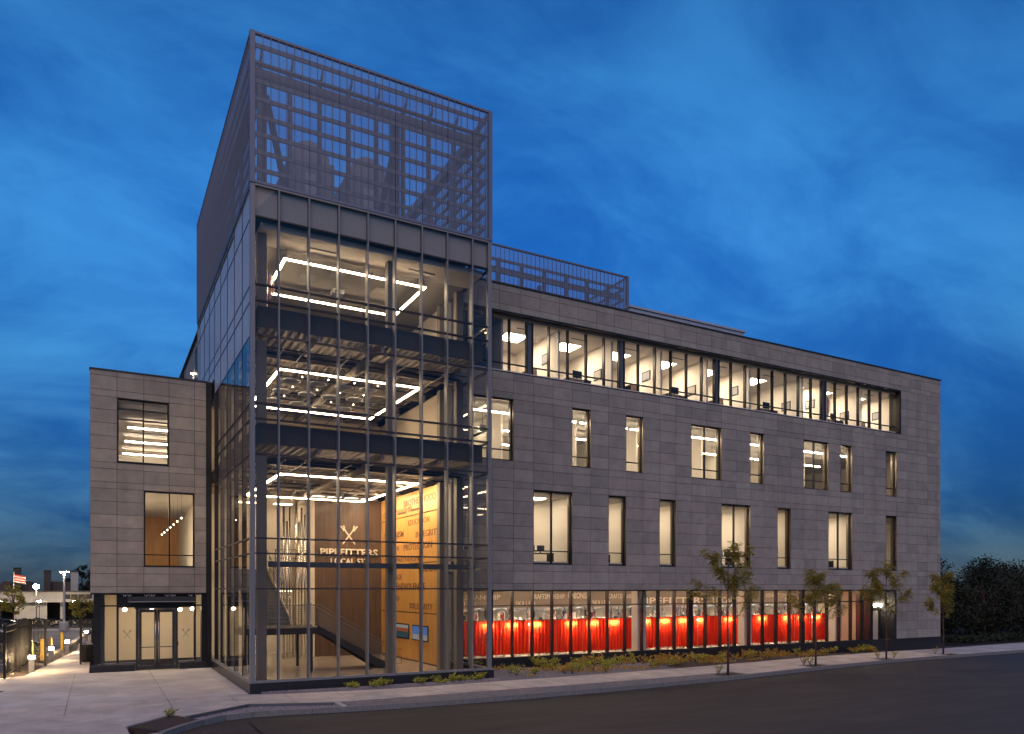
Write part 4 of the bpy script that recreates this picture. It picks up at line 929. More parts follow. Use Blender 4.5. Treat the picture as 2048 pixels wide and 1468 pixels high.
for k in range(17):
    x0, x1 = booth_x[k], booth_x[k+1]
    bx(x0-.02, x0+.02, YC+.4, YC+2.9, .02, 2.6).build('booth_divider', 'shade', B)
    t = thing('welding_curtain', 'glowing red curtain of welding booth number %s counted from the tower' % ('one two three four five six seven eight nine ten eleven twelve thirteen fourteen fifteen sixteen seventeen'.split()[k]), 'curtain', ((x0+x1)/2, YC, .3), 'red welding booth curtains')
    m = MB(); nseg = 44
    pr_ = [(x0+.004+(x1-x0-.008)*i/nseg, YC+.035*math.sin(i*1.15+k)+.012*math.sin(i*2.9+2*k)) for i in range(nseg+1)]
    for (a, b) in zip(pr_[:-1], pr_[1:]): m.poly([(a[0], a[1], .16), (b[0], b[1], .16), (b[0], b[1], 2.08), (a[0], a[1], 2.08)])
    m.build('cloth', 'red_curtain', t, smooth=True)
    MB().tube([(x0, YC, 2.10), (x1, YC, 2.10)], .02, 6).build('rail', 'steel_dark', t)
    lx = x0+.35+.9*((k*37) % 10)/10
    t = thing('booth_lamp', 'hot work lamp glowing through the curtain of welding booth %s from the tower' % ('one two three four five six seven eight nine ten eleven twelve thirteen fourteen fifteen sixteen seventeen'.split()[k]), 'lamp', (lx, YC+.35, 1.9), 'welding booth lamps')
    bx(lx-.36, lx+.36, YC+.11, YC+.15, 1.81, 1.88).build('bulb', 'booth_glow', t); bx(lx-.38, lx+.38, YC+.08, YC+.31, 1.902, 1.95).build('hood', 'steel_dark', t)
    MB().tube([(lx, YC+.28, 1.95), (lx, YC+.28, 2.8), (lx, YC+.33, 2.8)], .02, 6).build('arm', 'steel_dark', t)
    t = thing('fume_arm', 'bent fume extraction arm above the red curtain of booth %s' % ('one two three four five six seven eight nine ten eleven twelve thirteen fourteen fifteen sixteen seventeen'.split()[k]), 'extractor', ((x0+x1)/2, YC+2.2, 2.3), 'fume extraction arms')
    xm = (x0+x1)/2+.25*math.sin(k*2.1)
    MB().tube([(xm, YC+2.88, 2.45), (xm, YC+2.2, 2.55), (xm+.15, YC+1.4, 2.75), (xm+.3, YC+.9, 2.45), (xm+.32, YC+.8, 2.2)], .085, 10).build('duct', 'machine', t, smooth=True); MB().lathe((xm+.32, YC+.8, 2.0), [(.2, 0), (.17, .05), (.09, .2)], 12).build('hood', 'steel_dark', t)
    bx(x0+.2, x0+.7, YC+2.5, YC+2.88, 2.1, 2.7).build('filter_box', 'machine', t)
    rk = random.Random(900+k)
    for q in range(7):
        xa = x0+.12+q*.235; za = 2.02+rk.uniform(0, .2); wa = rk.uniform(.06, .2); ya = YC+rk.uniform(.5, 1.2)
        bx(xa, xa+wa, ya, ya+.1, za, za+rk.uniform(.1, .45)).build('tool_box', rk.choice(('steel_dark', 'equipment_light', 'flag_blue', 'equipment', 'flag_red', 'machine', 'disc_white')), t)
    for q in range(3):
        xa = x0+rk.uniform(.1, 1.5); MB().tube([(xa, YC+.45, 2.8), (xa+rk.uniform(-.2, .2), YC+.45, 2.45), (xa+rk.uniform(-.3, .3), YC+.5, 2.3), (xa+rk.uniform(-.3, .3), YC+.5, 2.1)], .022, 6).build('hose', rk.choice(('dark_frame', 'equipment_light', 'flag_blue')), t)
    for q in (.35, .9, 1.4): bx(x0+q-.02, x0+q+.02, YC+.3, YC+.34, .02, .32).build('curtain_foot', 'steel_dark', t)
    t = thing('booth_light', 'white strip light in the roof of welding booth %s' % ('one two three four five six seven eight nine ten eleven twelve thirteen fourteen fifteen sixteen seventeen'.split()[k]), 'light', (x0+.9, YC+1.6, 2.8), 'booth strip lights'); bx(x0+.3, x1-.3, YC+1.5, YC+1.6, 2.86, 2.9).build('light_tube', 'strip_glow', t); bx(x0+.28, x1-.28, YC+1.48, YC+1.62, 2.901, 2.93).build('housing', 'white_wall', t)
for x in (26.6, 34.85, 43.2): bx(x, x+.6, 33.75, 34.3, .02, 3.9).build('column', 'white_wall', B)
bx(47.45, 47.6, 34.3, YC+3.0, .02, 3.9).build('partition', 'warm_wall', B)
for i, x in enumerate((17.8, 20.8, 23.8, 26.8, 29.8, 32.8, 35.8, 38.8, 41.8, 44.6)):
    t = thing('ceiling_light', 'small lit ceiling strip in the aisle before the red curtains, %s from the tower' % ORD[i], 'light', (x, 35.4, 3.85), 'aisle lights before the curtains'); bx(x-.7, x+.7, 35.3, 35.45, 3.80, 3.88).build('diffuser', 'aisle_glow', t)
# ---- wing interior
bx(0, 4.9, YW+.32, 60, 9.15, 9.6).build('floor_slab', 'carpet', B); bx(0, 4.9, YW+.32, 60, 3.9, 4.75).build('floor_slab', 'carpet', B)
bx(0, 4.9, YW+.35, 60, 13.3, 13.4).build('ceiling', 'deck', B); bx(0, 4.9, 59.6, 59.8, 9.6, 13.3).build('back_wall', 'white_wall', B)
bx(.0, .12, YW+.35, 60, 9.6, 13.3).build('side_wall', 'white_wall', B); bx(4.8, 4.92, YW+.35, 60, 9.6, 13.3).build('side_wall', 'white_wall', B)
bx(.0, .12, YW+.35, 60, 4.75, 9.15).build('side_wall', 'warm_wall', B); bx(4.8, 4.92, YW+.35, 60, 4.75, 9.15).build('side_wall', 'white_wall', B)
bx(0, 4.9, YW+.4, 60, 8.7, 8.8).build('ceiling', 'ceiling', B); bx(.12, 4.8, 56.0, 56.2, 4.75, 8.7).build('back_wall', 'wood', B)
t = thing('ceiling_light', 'unseen ceiling panel added to light the room behind the lower wing window', 'light', (2.4, 45, 8.7)); bx(.35, 1.35, 42.5, 47.5, 8.66, 8.69).build('diffuser', 'panel_glow_low', t)  # added fill panel, kept out of view, warms and brightens this room
for k, y in enumerate((48.0, 52.6, 57.4)):
    t = thing('linear_light', 'linear ceiling light seen in the upper wing window, %s strip from the glass' % ('first', 'second', 'third', 'fourth')[k], 'light', (2.9, y, 13.1), 'linear lights in the wing'); bx(1.5, 4.6, y-.05, y+.05, 13.02, 13.08).build('light_tube', 'linear_glow', t); bx(1.48, 4.62, y-.07, y+.07, 13.081, 13.13).build('housing', 'white_wall', t)
for y in (44, 46.6, 50.2, 54.8): MB().tube([(.3, y, 13.2), (4.7, y, 13.2)], .05, 8).build('pipe', 'deck', B)
for k in range(7):
    y = 41.3+k*2.2; z = 7.45
    t = thing('pendant_globe', 'small glowing globe pendant behind the lower wing window, %s of the row from the glass' % ORD[k], 'lamp', (3.7, y, z), 'globe pendants in the wing'); MB().lathe((3.7, y, z-.06), [(.005, .03), (.022, .04), (.028, .06), (.022, .08), (.005, .09)], 10).build('globe', 'bulb_glow', t, smooth=True); MB().tube([(3.7, y, z+.06), (3.7, y, 8.7)], .006, 5).build('cord', 'steel_dark', t)
# wing lobby at ground level
bx(.0, .12, YW+.65, 48, .02, 3.9).build('side_wall', 'warm_wall', B); bx(.0, 5.2, 46.0, 46.15, .02, 3.9).build('back_wall', 'warm_wall', B); bx(.02, 4.9, YE+.2, 46, 3.72, 3.88).build('ceiling', 'ceiling', B)
bx(.12, .3, YE+.5, YE+.9, .02, 3.7).build('pier', 'steel_grey', B)
for k, (x, y) in enumerate(((3.7, 42.0), (1.2, 42.6), (2.5, 43.8), (4.4, 43.2))):
    t = thing('pendant_globe', 'lit globe pendant behind the entrance glass, ' + ('above the right emblem', 'above the left emblem', 'behind the doors', 'nearest the tower')[k], 'lamp', (x, y, 2.6), 'globe pendants in the entrance lobby'); MB().lathe((x, y, 2.75), [(.01, 0), (.08, .03), (.10, .09), (.08, .15), (.01, .18)], 12).build('globe', 'bulb_glow', t, smooth=True); MB().tube([(x, y, 2.93), (x, y, 3.72)], .008, 5).build('cord', 'steel_dark', t)
t = thing('ceiling_light', 'flat ceiling panel lighting the wing lobby behind the entrance doors', 'light', (2.5, 42.5, 3.7)); 
t['category'] = 'light'; bx(1.2, 3.8, 42.2, 42.8, 3.69, 3.715).build('diffuser', 'panel_glow_low', t)

# ================================================================== ROOFTOP SCREENS
def screen(name, x0, x1, y0, y1, z0, z1, zseam, modx, mody, ribp=.29, girts=True):
    o = MB().box(x0-.04, x0+.14, y0-.04, y0+.14, z0, z1).box(x1-.14, x1+.04, y0-.04, y0+.14, z0, z1).box(x0-.04, x0+.14, y1-.14, y1+.04, z0, z1).box(x1-.14, x1+.04, y1-.14, y1+.04, z0, z1).build(name, 'rib_metal', B)
    m = MB()
    for (a, b, c, d) in ((x0+.14, x1-.14, y0-.03, y0+.1), (x0+.14, x1-.14, y1-.1, y1+.03), (x0-.03, x0+.1, y0+.14, y1-.14), (x1-.1, x1+.03, y0+.14, y1-.14)):
        m.box(a, b, c, d, z1-.09, z1); m.box(a, b, c, d, z0, z0+.10)
    m.build('edge_rail', 'rib_metal', o)
    cuts = [(z0+.10, zseam-.02), (zseam+.02, z1-.09)] if zseam else [(z0+.10, z1-.09)]
    ex_ = [x0+.14] + modx + [x1-.14]; ey_ = [y0+.14] + mody + [y1-.14]
    for (za, zb) in cuts:
        for a, b in zip(ex_[:-1], ex_[1:]):
            for yy in (y0, y1-.02): bx(a+.012, b-.012, yy, yy+.02, za, zb).build('mesh_panel', 'perforated', o)
        for a, b in zip(ey_[:-1], ey_[1:]):
            for xx in (x0, x1-.02): bx(xx, xx+.02, a+.012, b-.012, za, zb).build('mesh_panel', 'perforated', o)
    m = MB(); x = x0+.14
    while x < x1-.14:
        m.box(x-.011, x+.011, y0-.035, y0-.001, z0+.1, z1-.09); m.box(x-.011, x+.011, y1+.001, y1+.035, z0+.1, z1-.09); x += ribp
    y = y0+.14
    while y < y1-.14:
        m.box(x0-.035, x0-.001, y-.011, y+.011, z0+.1, z1-.09); m.box(x1+.001, x1+.035, y-.011, y+.011, z0+.1, z1-.09); y += ribp
    m.build('mesh_rib', 'rib_metal', o, kind='stuff')
    z = z0+.55
    while z < z1-.3:
        for (a, b, c, d) in ((x0+.16, x1-.16, y0+.16, y0+.24), (x0+.16, x1-.16, y1-.24, y1-.16), (x0+.16, x0+.24, y0+.26, y1-.26), (x1-.24, x1-.16, y0+.26, y1-.26)): bx(a, b, c, d, z, z+.15).build('girt', 'steel_grey', o)
        z += .66
    return o
SCR = screen('roof_screen', 4.97, 14.96, 29.1, 46.1, 18.95, 24.57, 23.40, fx, sy_)
for x in [5.4, 6.55, 7.7, 8.86, 10.02, 11.18, 12.33, 13.5, 14.5]:
    bx(x-.07, x+.07, 29.72, 29.92, 18.9, 23.95).build('post', 'steel_grey', SCR)
    MB().extr([(x-.03, 29.95, 23.6), (x-.03, 29.36, 24.15), (x-.03, 29.36, 23.9), (x-.03, 29.8, 23.45)], (.06, 0, 0)).build('bracket', 'steel_grey', SCR)
for y in (32, 34.5, 37, 39.5, 42, 44.5):
    for x in (5.5, 14.4): bx(x-.07, x+.07, y-.07, y+.07, 18.9, 23.9).build('post', 'steel_grey', SCR)
bx(5.2, 14.75, 29.66, 29.98, 23.3, 23.62).build('top_beam', 'steel_grey', SCR)
for x in (5.5, 14.4): bx(x-.14, x+.14, 30.0, 45.5, 23.3, 23.6).build('top_beam', 'steel_grey', SCR)
for x in (5.55, 10.95): bx(x-.16, x+.16, 29.99, 30.3, 18.9, 23.6).build('steel_column', 'steel_dark', SCR)
for (a, b) in (((5.7, 30.1, 22.9), (6.5, 30.1, 19.2)), ((10.8, 30.1, 21.9), (10.2, 30.1, 18.95))): MB().bar(a, b, .2, .2).build('brace', 'steel_dark', SCR)
bx(5.1, 14.8, 29.3, 46, 18.8, 18.93).build('tower_roof', 'far_roof', B)
SC2 = screen('roof_screen', 16.2, 29.2, 38.0, 50, 18.8, 23.5, None, [16.2+1.16*k for k in range(1, 11)], [40, 42, 44, 46, 48])
for x in [17.2+1.55*k for k in range(8)]: bx(x-.08, x+.08, 38.5, 38.7, 18.7, 23.0).build('post', 'steel_grey', SC2)
bx(16.4, 29, 38.45, 38.75, 22.2, 22.45).build('top_beam', 'steel_grey', SC2)
MB().bar((23.2, 38.8, 22.0), (22.4, 38.8, 19), .2, .2).build('brace', 'steel_dark', SC2)
ph = bx(27.9, 37.3, 36.2, 50, 18.7, 20.75).build('penthouse', 'equipment_light', B); bx(27.85, 37.4, 36.1, 50.1, 20.75, 20.87).build('roof_edge', 'equipment_light', ph)
for k in range(8): bx(27.95+1.15*k, 29.07+1.15*k, 36.18, 36.199, 18.8, 20.72).build('wall_panel', 'equipment_light', ph)
# rooftop machines inside the tower screen
for k, (xc, lab) in enumerate(((8.0, 'left arch topped air handling unit behind the tower mesh'), (10.55, 'right arch topped air handling unit behind the tower mesh'))):
    t = thing('air_handler', lab, 'roof unit', (xc, 33, 18.93)); h = 3.2
    bx(xc-.95, xc+.95, 32.2, 35.5, 18.93, 18.93+h).build('cabinet', 'equipment', t)
    pts = [(xc-.8, 32.4, 18.93+h)] + [(xc-.8*math.cos(a*math.pi/10), 32.4, 18.93+h+.15+.75*math.sin(a*math.pi/10)) for a in range(11)] + [(xc+.8, 32.4, 18.93+h)]
    MB().extr(pts, (0, 2.8, 0)).build('arched_hood', 'equipment', t); bx(xc-.3, xc+.15, 32.16, 32.2, 20.6, 21.5).build('access_door', 'equipment_light', t)
t = thing('duct_run', 'low duct box joining the two roof units behind the tower mesh', 'duct', (9.4, 34, 18.93)); bx(6.6, 12.4, 33.0, 35, 18.93, 20.9).build('box', 'equipment', t); bx(6.55, 12.45, 32.98, 35.02, 20.9, 20.98).build('lid', 'equipment_light', t)
t = thing('wall_lamp', 'bright wall lamp on the grey rear block above the wing roof', 'lamp', (4.9, 48.1, 16.6)); bx(4.82, 4.96, 48.0, 48.2, 16.62, 16.72).build('housing', 'steel_dark', t); bx(4.83, 4.95, 48.02, 48.18, 16.56, 16.619).build('lens', 'sconce_glow', t)

# ================================================================== TREES AND PLANTS
def leaf(m, p, d, L, wd, rnd):
    d = d.normalized(); s_ = d.cross(Vector((rnd.uniform(-1, 1), rnd.uniform(-1, 1), rnd.uniform(-.3, 1)))).normalized()*wd
    a = p; b = p+d*L*.5+s_; c = p+d*L; e = p+d*L*.5-s_
    m.poly([a, b, c, e])
def street_tree(x, y, h, seed, lab, crown_w=1.5, lean=0.0):
    rnd = random.Random(seed); z0 = gz(x)-.05
    t = thing('street_tree', lab, 'tree', (x, y, z0), 'young street trees along the kerb')
    tr = MB(); lf = MB(); top = Vector((x+lean, y, z0+h)); fork = h*.40
    P = [Vector((x, y, z0)), Vector((x+.02, y, z0+fork*.5)), Vector((x+lean*.3-.02, y, z0+fork)), Vector((x+lean*.6+.04, y+.03, z0+h*.7)), top-Vector((0, 0, .3))]
    tr.tube(P, [.058, .048, .042, .026, .010], 8)
    tips = []
    def limb(p, d, L, r, depth):
        pts = [p]; q = p; dd = d.normalized()
        for i in range(4):
            dd = (dd+Vector((rnd.uniform(-.25, .25), rnd.uniform(-.25, .25), .10 if depth else .16))).normalized(); q = q+dd*L/4; pts.append(q)
            if i >= 1 and depth < 2:
                for _ in range(1):
                    limb(q, dd+Vector((rnd.uniform(-.9, .9), rnd.uniform(-.9, .9), rnd.uniform(-.25, .4))), L*.5, r*.5, depth+1)
        tr.tube(pts, [r, r*.8, r*.6, r*.45, r*.25], 5, cap=False); tips.append((pts[1:], dd))
    nb = 8
    for k in range(nb):
        f = .40+.53*k/nb; zz = h*f; i = 2 if f < .7 else 3; a = k*2.4+rnd.uniform(-.4, .4)
        bp = Vector((x+lean*f, y, z0+zz)); reach = crown_w*(1.1-.72*(f-.38)/.55)*rnd.uniform(.7, 1.15)
        limb(bp, Vector((math.cos(a), math.sin(a), .55)), reach, .022, 0)
    for pts, dd in tips:
        for q in pts[1:]:
            for _ in range(3):
                ld = Vector((rnd.uniform(-1, 1), rnd.uniform(-1, 1), rnd.uniform(-.8, .25)))
                pp = q+Vector((rnd.uniform(-.12, .12), rnd.uniform(-.12, .12), rnd.uniform(-.09, .09)))
                # pinnate leaf: short stalk with leaflets
                st_ = ld.normalized()*rnd.uniform(.16, .30); st_.z -= .03
                for u in (.3, .5, .7, .85, 1.0):
                    for sg in (-1, 1):
                        side_ = st_.cross(Vector((0, 0, 1))).normalized()*sg
                        leaf(lf, pp+st_*u, st_.normalized()*.6+side_, rnd.uniform(.08, .13), .018, rnd)
    tr.build('trunk', 'bark', t, smooth=True); lf.build('crown', 'leaf_street', t)
    return t
street_tree(25.98, 26.2, 5.9, 11, 'tallest young street tree, nearest to the glass tower', 1.75)
street_tree(34.1, 27.9, 4.9, 23, 'second young street tree from the glass tower', 1.6)
street_tree(41.9, 29.15, 5.5, 37, 'third young street tree, before the dark side entry', 1.6)
street_tree(48.8, 29.85, 5.3, 41, 'far slender street tree at the right corner of the building', 1.35)
def plant(x, y, h, rad, seed, mat, lab, group, n=88, zb=None):
    rnd = random.Random(seed); z0 = (gz(x)+.03) if zb is None else zb
    t = thing('low_plant', lab, 'plant', (x, y, z0), group); m = MB(); s_ = MB()
    for k in range(rnd.randint(6, 9)):
        a = rnd.uniform(0, 6.28); d = Vector((math.cos(a)*rad*rnd.uniform(.4, 1), math.sin(a)*rad*rnd.uniform(.4, 1), h*rnd.uniform(.6, 1.0)))
        b0 = Vector((x+rnd.uniform(-.05, .05), y+rnd.uniform(-.05, .05), z0-.03)); p1 = b0+d*.55+Vector((0, 0, h*.15)); p2 = b0+d
        s_.tube([b0, p1, p2], [.008, .006, .003], 4, cap=False)
        for u in range(n//8):
            f = rnd.uniform(.25, 1.0); q = b0.lerp(p1, f/.55) if f < .55 else p1.lerp(p2, (f-.55)/.45)
            leaf(m, q, Vector((rnd.uniform(-1, 1), rnd.uniform(-1, 1), rnd.uniform(-.2, .8))), rnd.uniform(.09, .17), rnd.uniform(.018, .034), rnd)
    s_.build('stem', 'bark', t); m.build('foliage', mat, t); return t
rnd = random.Random(5); cnt = 0
spots = []
for k in range(16):
    x = rnd.uniform(8.6, 14.6); y = rnd.uniform(28.35, 28.95); spots.append((x, y, rnd.uniform(.18, .36), rnd.uniform(.2, .34), 'leaf_plant'))
for k in range(34):
    x = rnd.uniform(15.6, 25.2); y0 = yat(SB, x)+.5; y = rnd.uniform(y0, 32.7); spots.append((x, y, rnd.uniform(.32, .66), rnd.uniform(.28, .5), 'leaf_plant' if rnd.random() < .72 else 'leaf_dry'))
for k in range(58):
    x = rnd.uniform(24.0, 45.5); y0 = yat(SB, x)+.25; y = rnd.uniform(y0, 32.8); spots.append((x, y, rnd.uniform(.3, .6), rnd.uniform(.35, .6), 'leaf_dry' if rnd.random() < .6 else 'leaf_plant'))
for i, (x, y, h, r, mt) in enumerate(spots):
    if x < 15: lab, gp = 'small green tuft growing in gravel below the glass tower', 'tufts below the tower'
    elif mt == 'leaf_plant': lab, gp = 'low green leafy plant in the bed before the red lit shopfront', 'green plants before the shopfront'
    else: lab, gp = 'low yellowish plant in the bed before the red lit shopfront', 'yellowish plants before the shopfront'
    plant(x, y, h, r, 100+i, mt, lab, gp)
for k, (x, y) in enumerate(((25.45, 26.3), (33.3, 28.0), (33.7, 27.9), (41.2, 29.2), (42.5, 29.05), (48.0, 29.9), (1.9, 25.0))):
    plant(x, y, .45 if k < 6 else .25, .3, 400+k, 'leaf_dry' if k % 2 else 'leaf_plant', ('weedy plant at the foot of the %s street tree from the tower' % ('first', 'second', 'second', 'third', 'third', 'fourth')[k] if k < 6 else 'thin weed at the edge of the dark mulch patch'), 'weeds in the tree pits' if k < 6 else None, 34)
m = MB(); rnd = random.Random(77)
for k in range(9000):
    x = rnd.uniform(16.5, 46.0); y0 = yat(SB, x)+.25; y = y0+(32.85-y0)*rnd.random()
    pv_ = math.sin(x*1.7+2*math.sin(y*2.1))+math.sin(x*.6+y*1.3)
    if pv_ < .25: continue
    leaf(m, Vector((x, y, gz(x)+.03+.06*rnd.random())), Vector((rnd.uniform(-1, 1), rnd.uniform(-1, 1), rnd.uniform(.1, 1.1))), rnd.uniform(.10, .22), rnd.uniform(.015, .03), rnd)
m.build('ground_cover', 'leaf_dry', kind='stuff')
def big_tree(x, y, h, rx, seed, lab, group, mat='leaf_dark', n=5200, ls=.34, z0=None, name='background_tree', clumps=70, low=.56):
    rnd = random.Random(seed); z0 = gz(x)-.3 if z0 is None else z0
    t = thing(name, lab, 'tree', (x, y, z0), group); tr = MB(); lf = MB()
    tr.tube([(x, y, z0), (x+.1, y, z0+h*.35), (x-.1, y+.1, z0+h*.75)], [rx*.07, rx*.05, rx*.02], 8)
    C = []
    for k in range(clumps):
        a = rnd.uniform(0, 6.283); u = rnd.uniform(-1, 1); rr = rnd.uniform(.55, 1.0)
        s2 = math.sqrt(1-u*u); c = Vector((x+math.cos(a)*s2*rx*rr, y+math.sin(a)*s2*rx*rr, z0+h*low+u*h*(.98-low)*rr)); C.append((c, rnd.uniform(.12, .26)*rx))
        if k % 4 == 0: tr.tube([(x, y, z0+h*.35), (c+Vector((x, y, z0+h*.5)))/2, c], [rx*.03, rx*.015, rx*.006], 5, cap=False)
    for k in range(n):
        c, r = C[k % len(C)]; d = Vector((rnd.gauss(0, 1), rnd.gauss(0, 1), rnd.gauss(0, .8))); d = d.normalized()*r*rnd.uniform(.5, 1.15)
        leaf(lf, c+d, Vector((rnd.uniform(-1, 1), rnd.uniform(-1, 1), rnd.uniform(-1, .5))), ls*rnd.uniform(.6, 1.2), ls*.3, rnd)
    tr.build('trunk', 'bark', t); lf.build('crown', mat, t); return t
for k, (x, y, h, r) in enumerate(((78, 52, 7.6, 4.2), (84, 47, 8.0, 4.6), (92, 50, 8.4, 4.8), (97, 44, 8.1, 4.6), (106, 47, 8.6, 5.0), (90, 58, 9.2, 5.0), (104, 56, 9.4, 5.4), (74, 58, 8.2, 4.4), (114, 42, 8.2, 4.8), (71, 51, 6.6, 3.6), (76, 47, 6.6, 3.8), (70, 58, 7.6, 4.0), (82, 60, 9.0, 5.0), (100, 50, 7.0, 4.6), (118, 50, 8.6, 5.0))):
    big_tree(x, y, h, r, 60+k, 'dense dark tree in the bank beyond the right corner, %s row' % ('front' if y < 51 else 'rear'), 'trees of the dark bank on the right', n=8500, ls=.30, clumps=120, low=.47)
m = MB(); rnd = random.Random(3)
for k in range(9000):
    x = rnd.uniform(62, 125); y = 37.2+(x-62)*.085+abs(rnd.gauss(0, 1.6)); leaf(m, Vector((x, y, gz(x)-.2+rnd.uniform(0, 3.2 if y > 41 else .45))), Vector((rnd.uniform(-1, 1), rnd.uniform(-1, 1), rnd.uniform(-.2, 1))), .35, .07, rnd)
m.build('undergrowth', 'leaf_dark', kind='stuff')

def inpoly(x, y, P):
    c = False
    for i in range(len(P)):
        a, b = P[i], P[i-1]
        if (a[1] > y) != (b[1] > y) and x < (b[0]-a[0])*(y-a[1])/(b[1]-a[1])+a[0]: c = not c
    return c
m = MB(); rnd = random.Random(21)
def pebble(x, y, z, r_):
    n = len(m.v); a = rnd.uniform(0, 3); q = [rnd.uniform(.6, 1.2)*r_ for _ in range(5)]
    m.v += [(x+q[0]*math.cos(a), y+q[0]*math.sin(a), z), (x-q[1]*math.sin(a), y+q[1]*math.cos(a), z), (x-q[2]*math.cos(a), y-q[2]*math.sin(a), z), (x+q[3]*math.sin(a), y-q[3]*math.cos(a), z), (x, y, z+q[4]*.7)]
    for f in ((0, 1, 4), (1, 2, 4), (2, 3, 4), (3, 0, 4)): m.f.append(tuple(n+i for i in f))
for k in range(5200):
    x, y = rnd.uniform(2.4, 7.3), rnd.uniform(24.2, 26.6)
    if inpoly(x, y, TR): pebble(x, y, -.10, rnd.uniform(.015, .045))
for k in range(9000):
    x = rnd.uniform(5.6, 26); y0 = yat(SB, x)+.03; y1 = 29.05 if x < 15.05 else 32.9; y = rnd.uniform(y0, y1) if y1 > y0 else y0
    f = (y-y0)/max(.01, y1+.1-y0); pebble(x, y, gz(x)-.022+.09*math.sin(math.pi*min(1, f*1.1)), rnd.uniform(.012, .04))
m.build('gravel_stones', 'pebble', kind='stuff')

# ================================================================== LEFT SIDE: FENCE, BOLLARDS, PARKING
def bollard(x, y, lab):
    t = thing('bollard_light', lab, 'bollard', (x, y, -.02), 'lit bollards along the walk')
    MB().prism([(x-.11, y-.11), (x+.11, y-.11), (x+.11, y+.11), (x-.11, y+.11)], -.05, .62).build('shaft', 'bollard_body', t)
    bx(x-.105, x+.105, y-.105, y+.105, .622, .77).build('lens', 'bollard_glow', t); bx(x-.12, x+.12, y-.12, y+.12, .771, .82).build('cap', 'bollard_body', t)
for x, y, lab in ((-2.70, 41.7, 'lit concrete bollard inside the near gate, largest of the row in full view'), (-2.18, 47.4, 'second lit bollard along the walk, before a yellow post'), (-1.62, 53.1, 'third lit bollard along the walk, right of the free standing yellow post'), (-.72, 64.6, 'lit bollard seen through the fence panel above the litter bin'), (-.30, 72.8, 'farthest lit bollard, half hidden by the wing corner'), (-3.98, 40.2, 'lit bollard cut by the left edge of the picture')): bollard(x, y, lab)
def fence(P, h, lab, spacing=.115, arch=0.0):
    a, b = Vector((*P[0], 0)), Vector((*P[1], 0)); L = (b-a).length; t = thing('fence_panel', lab, 'fence', (a.x, a.y, -.04))
    for q in (a, b): MB().prism([(q.x-.05, q.y-.05), (q.x+.05, q.y-.05), (q.x+.05, q.y+.05), (q.x-.05, q.y+.05)], -.05, h+.08).build('post', 'iron', t)
    for z in (.18, h-.28): MB().bar(a+Vector((0, 0, z)), b+Vector((0, 0, z)), .035, .045).build('rail', 'iron', t)
    pts = [a.lerp(b, i/8)+Vector((0, 0, h+arch*math.sin(math.pi*i/8))) for i in range(9)]; MB().tube(pts, .024, 6).build('rail', 'iron', t)
    n = int(L/spacing)
    for i in range(1, n):
        q = a.lerp(b, i/n); hh = h+arch*math.sin(math.pi*i/n); MB().box(q.x-.014, q.x+.014, q.y-.014, q.y+.014, .1, hh).build('picket', 'iron', t)
    return t
fence(((-3.50, 38.9), (-3.28, 42.5)), 2.28, 'black picket fence panel nearest the left edge of the picture', .19)
fence(((-3.27, 42.65), (-3.06, 45.5)), 2.28, 'black picket fence panel continuing behind the first lit bollard', .19, .16)
fence(((-3.0, 45.6), (-2.3, 44.7)), 2.28, 'short black picket gate leaf standing open toward the walk', .1, .12)
fence(((-.76, 44.65), (-.2, 46.2)), 2.28, 'short black picket panel beside the litter bin at the wing corner', .15)
def ypost(x, y, h, lab, r=.09):
    t = thing('guard_post', lab, 'post', (x, y, -.05), 'yellow guard posts'); MB().lathe((x, y, -.05), [(r, 0), (r, h), (r*.7, h+.05), (r*.2, h+.07)], 14).build('pipe', 'yellow_paint', t, smooth=False); MB().lathe((x, y, -.06), [(r*1.25, 0), (r*1.25, .04), (r*1.05, .06)], 14).build('collar', 'galvanised', t)
ypost(-3.48, 41.4, 1.12, 'tarnished yellow post behind the near fence panel'); ypost(-3.10, 48.0, 1.0, 'yellow post right behind the first lit bollard'); ypost(-2.68, 48.8, 1.15, 'yellow post behind the open gate leaf'); ypost(-2.47, 52.8, 1.0, 'yellow post right behind the second lit bollard'); ypost(-1.98, 55.7, 1.15, 'free standing yellow post between two lit bollards')
t = thing('litter_bin', 'dark slatted litter bin behind the fence beside the wing corner', 'bin', (-.50, 45.6, 0))
for k in range(16):
    a = k*math.pi/8; x, y = -.50+.27*math.cos(a), 45.6+.27*math.sin(a); MB().bar((x, y, .05), (x, y, .9), .075, .03).build('slat', 'iron', t)
MB().lathe((-.50, 45.6, .05), [(.25, 0), (.25, .8)], 16).build('liner', 'dark_frame', t); MB().lathe((-.50, 45.6, .9), [(.31, 0), (.32, .04), (.29, .06)], 16).build('rim', 'iron', t); MB().lathe((-.50, 45.6, .965), [(.26, 0), (.26, .02), (.22, .10)], 16).build('lid', 'galvanised', t)
t = thing('light_pole', 'tall parking lot lamp post on a concrete base left of the wing', 'lamp post', (-2.75, 82.2, 0))
MB().lathe((-2.75, 82.2, 0), [(.42, 0), (.42, .75), (.38, .8)], 14).build('base', 'bollard_body', t); MB().tube([(-2.75, 82.2, .8), (-2.75, 82.2, 5.5)], [.11, .085], 10).build('pole', 'galvanised', t); bx(-3.2, -2.3, 82.0, 82.4, 5.5, 5.62).build('head', 'galvanised', t); bx(-3.1, -2.4, 82.03, 82.37, 5.44, 5.499).build('lens', 'pole_glow', t)
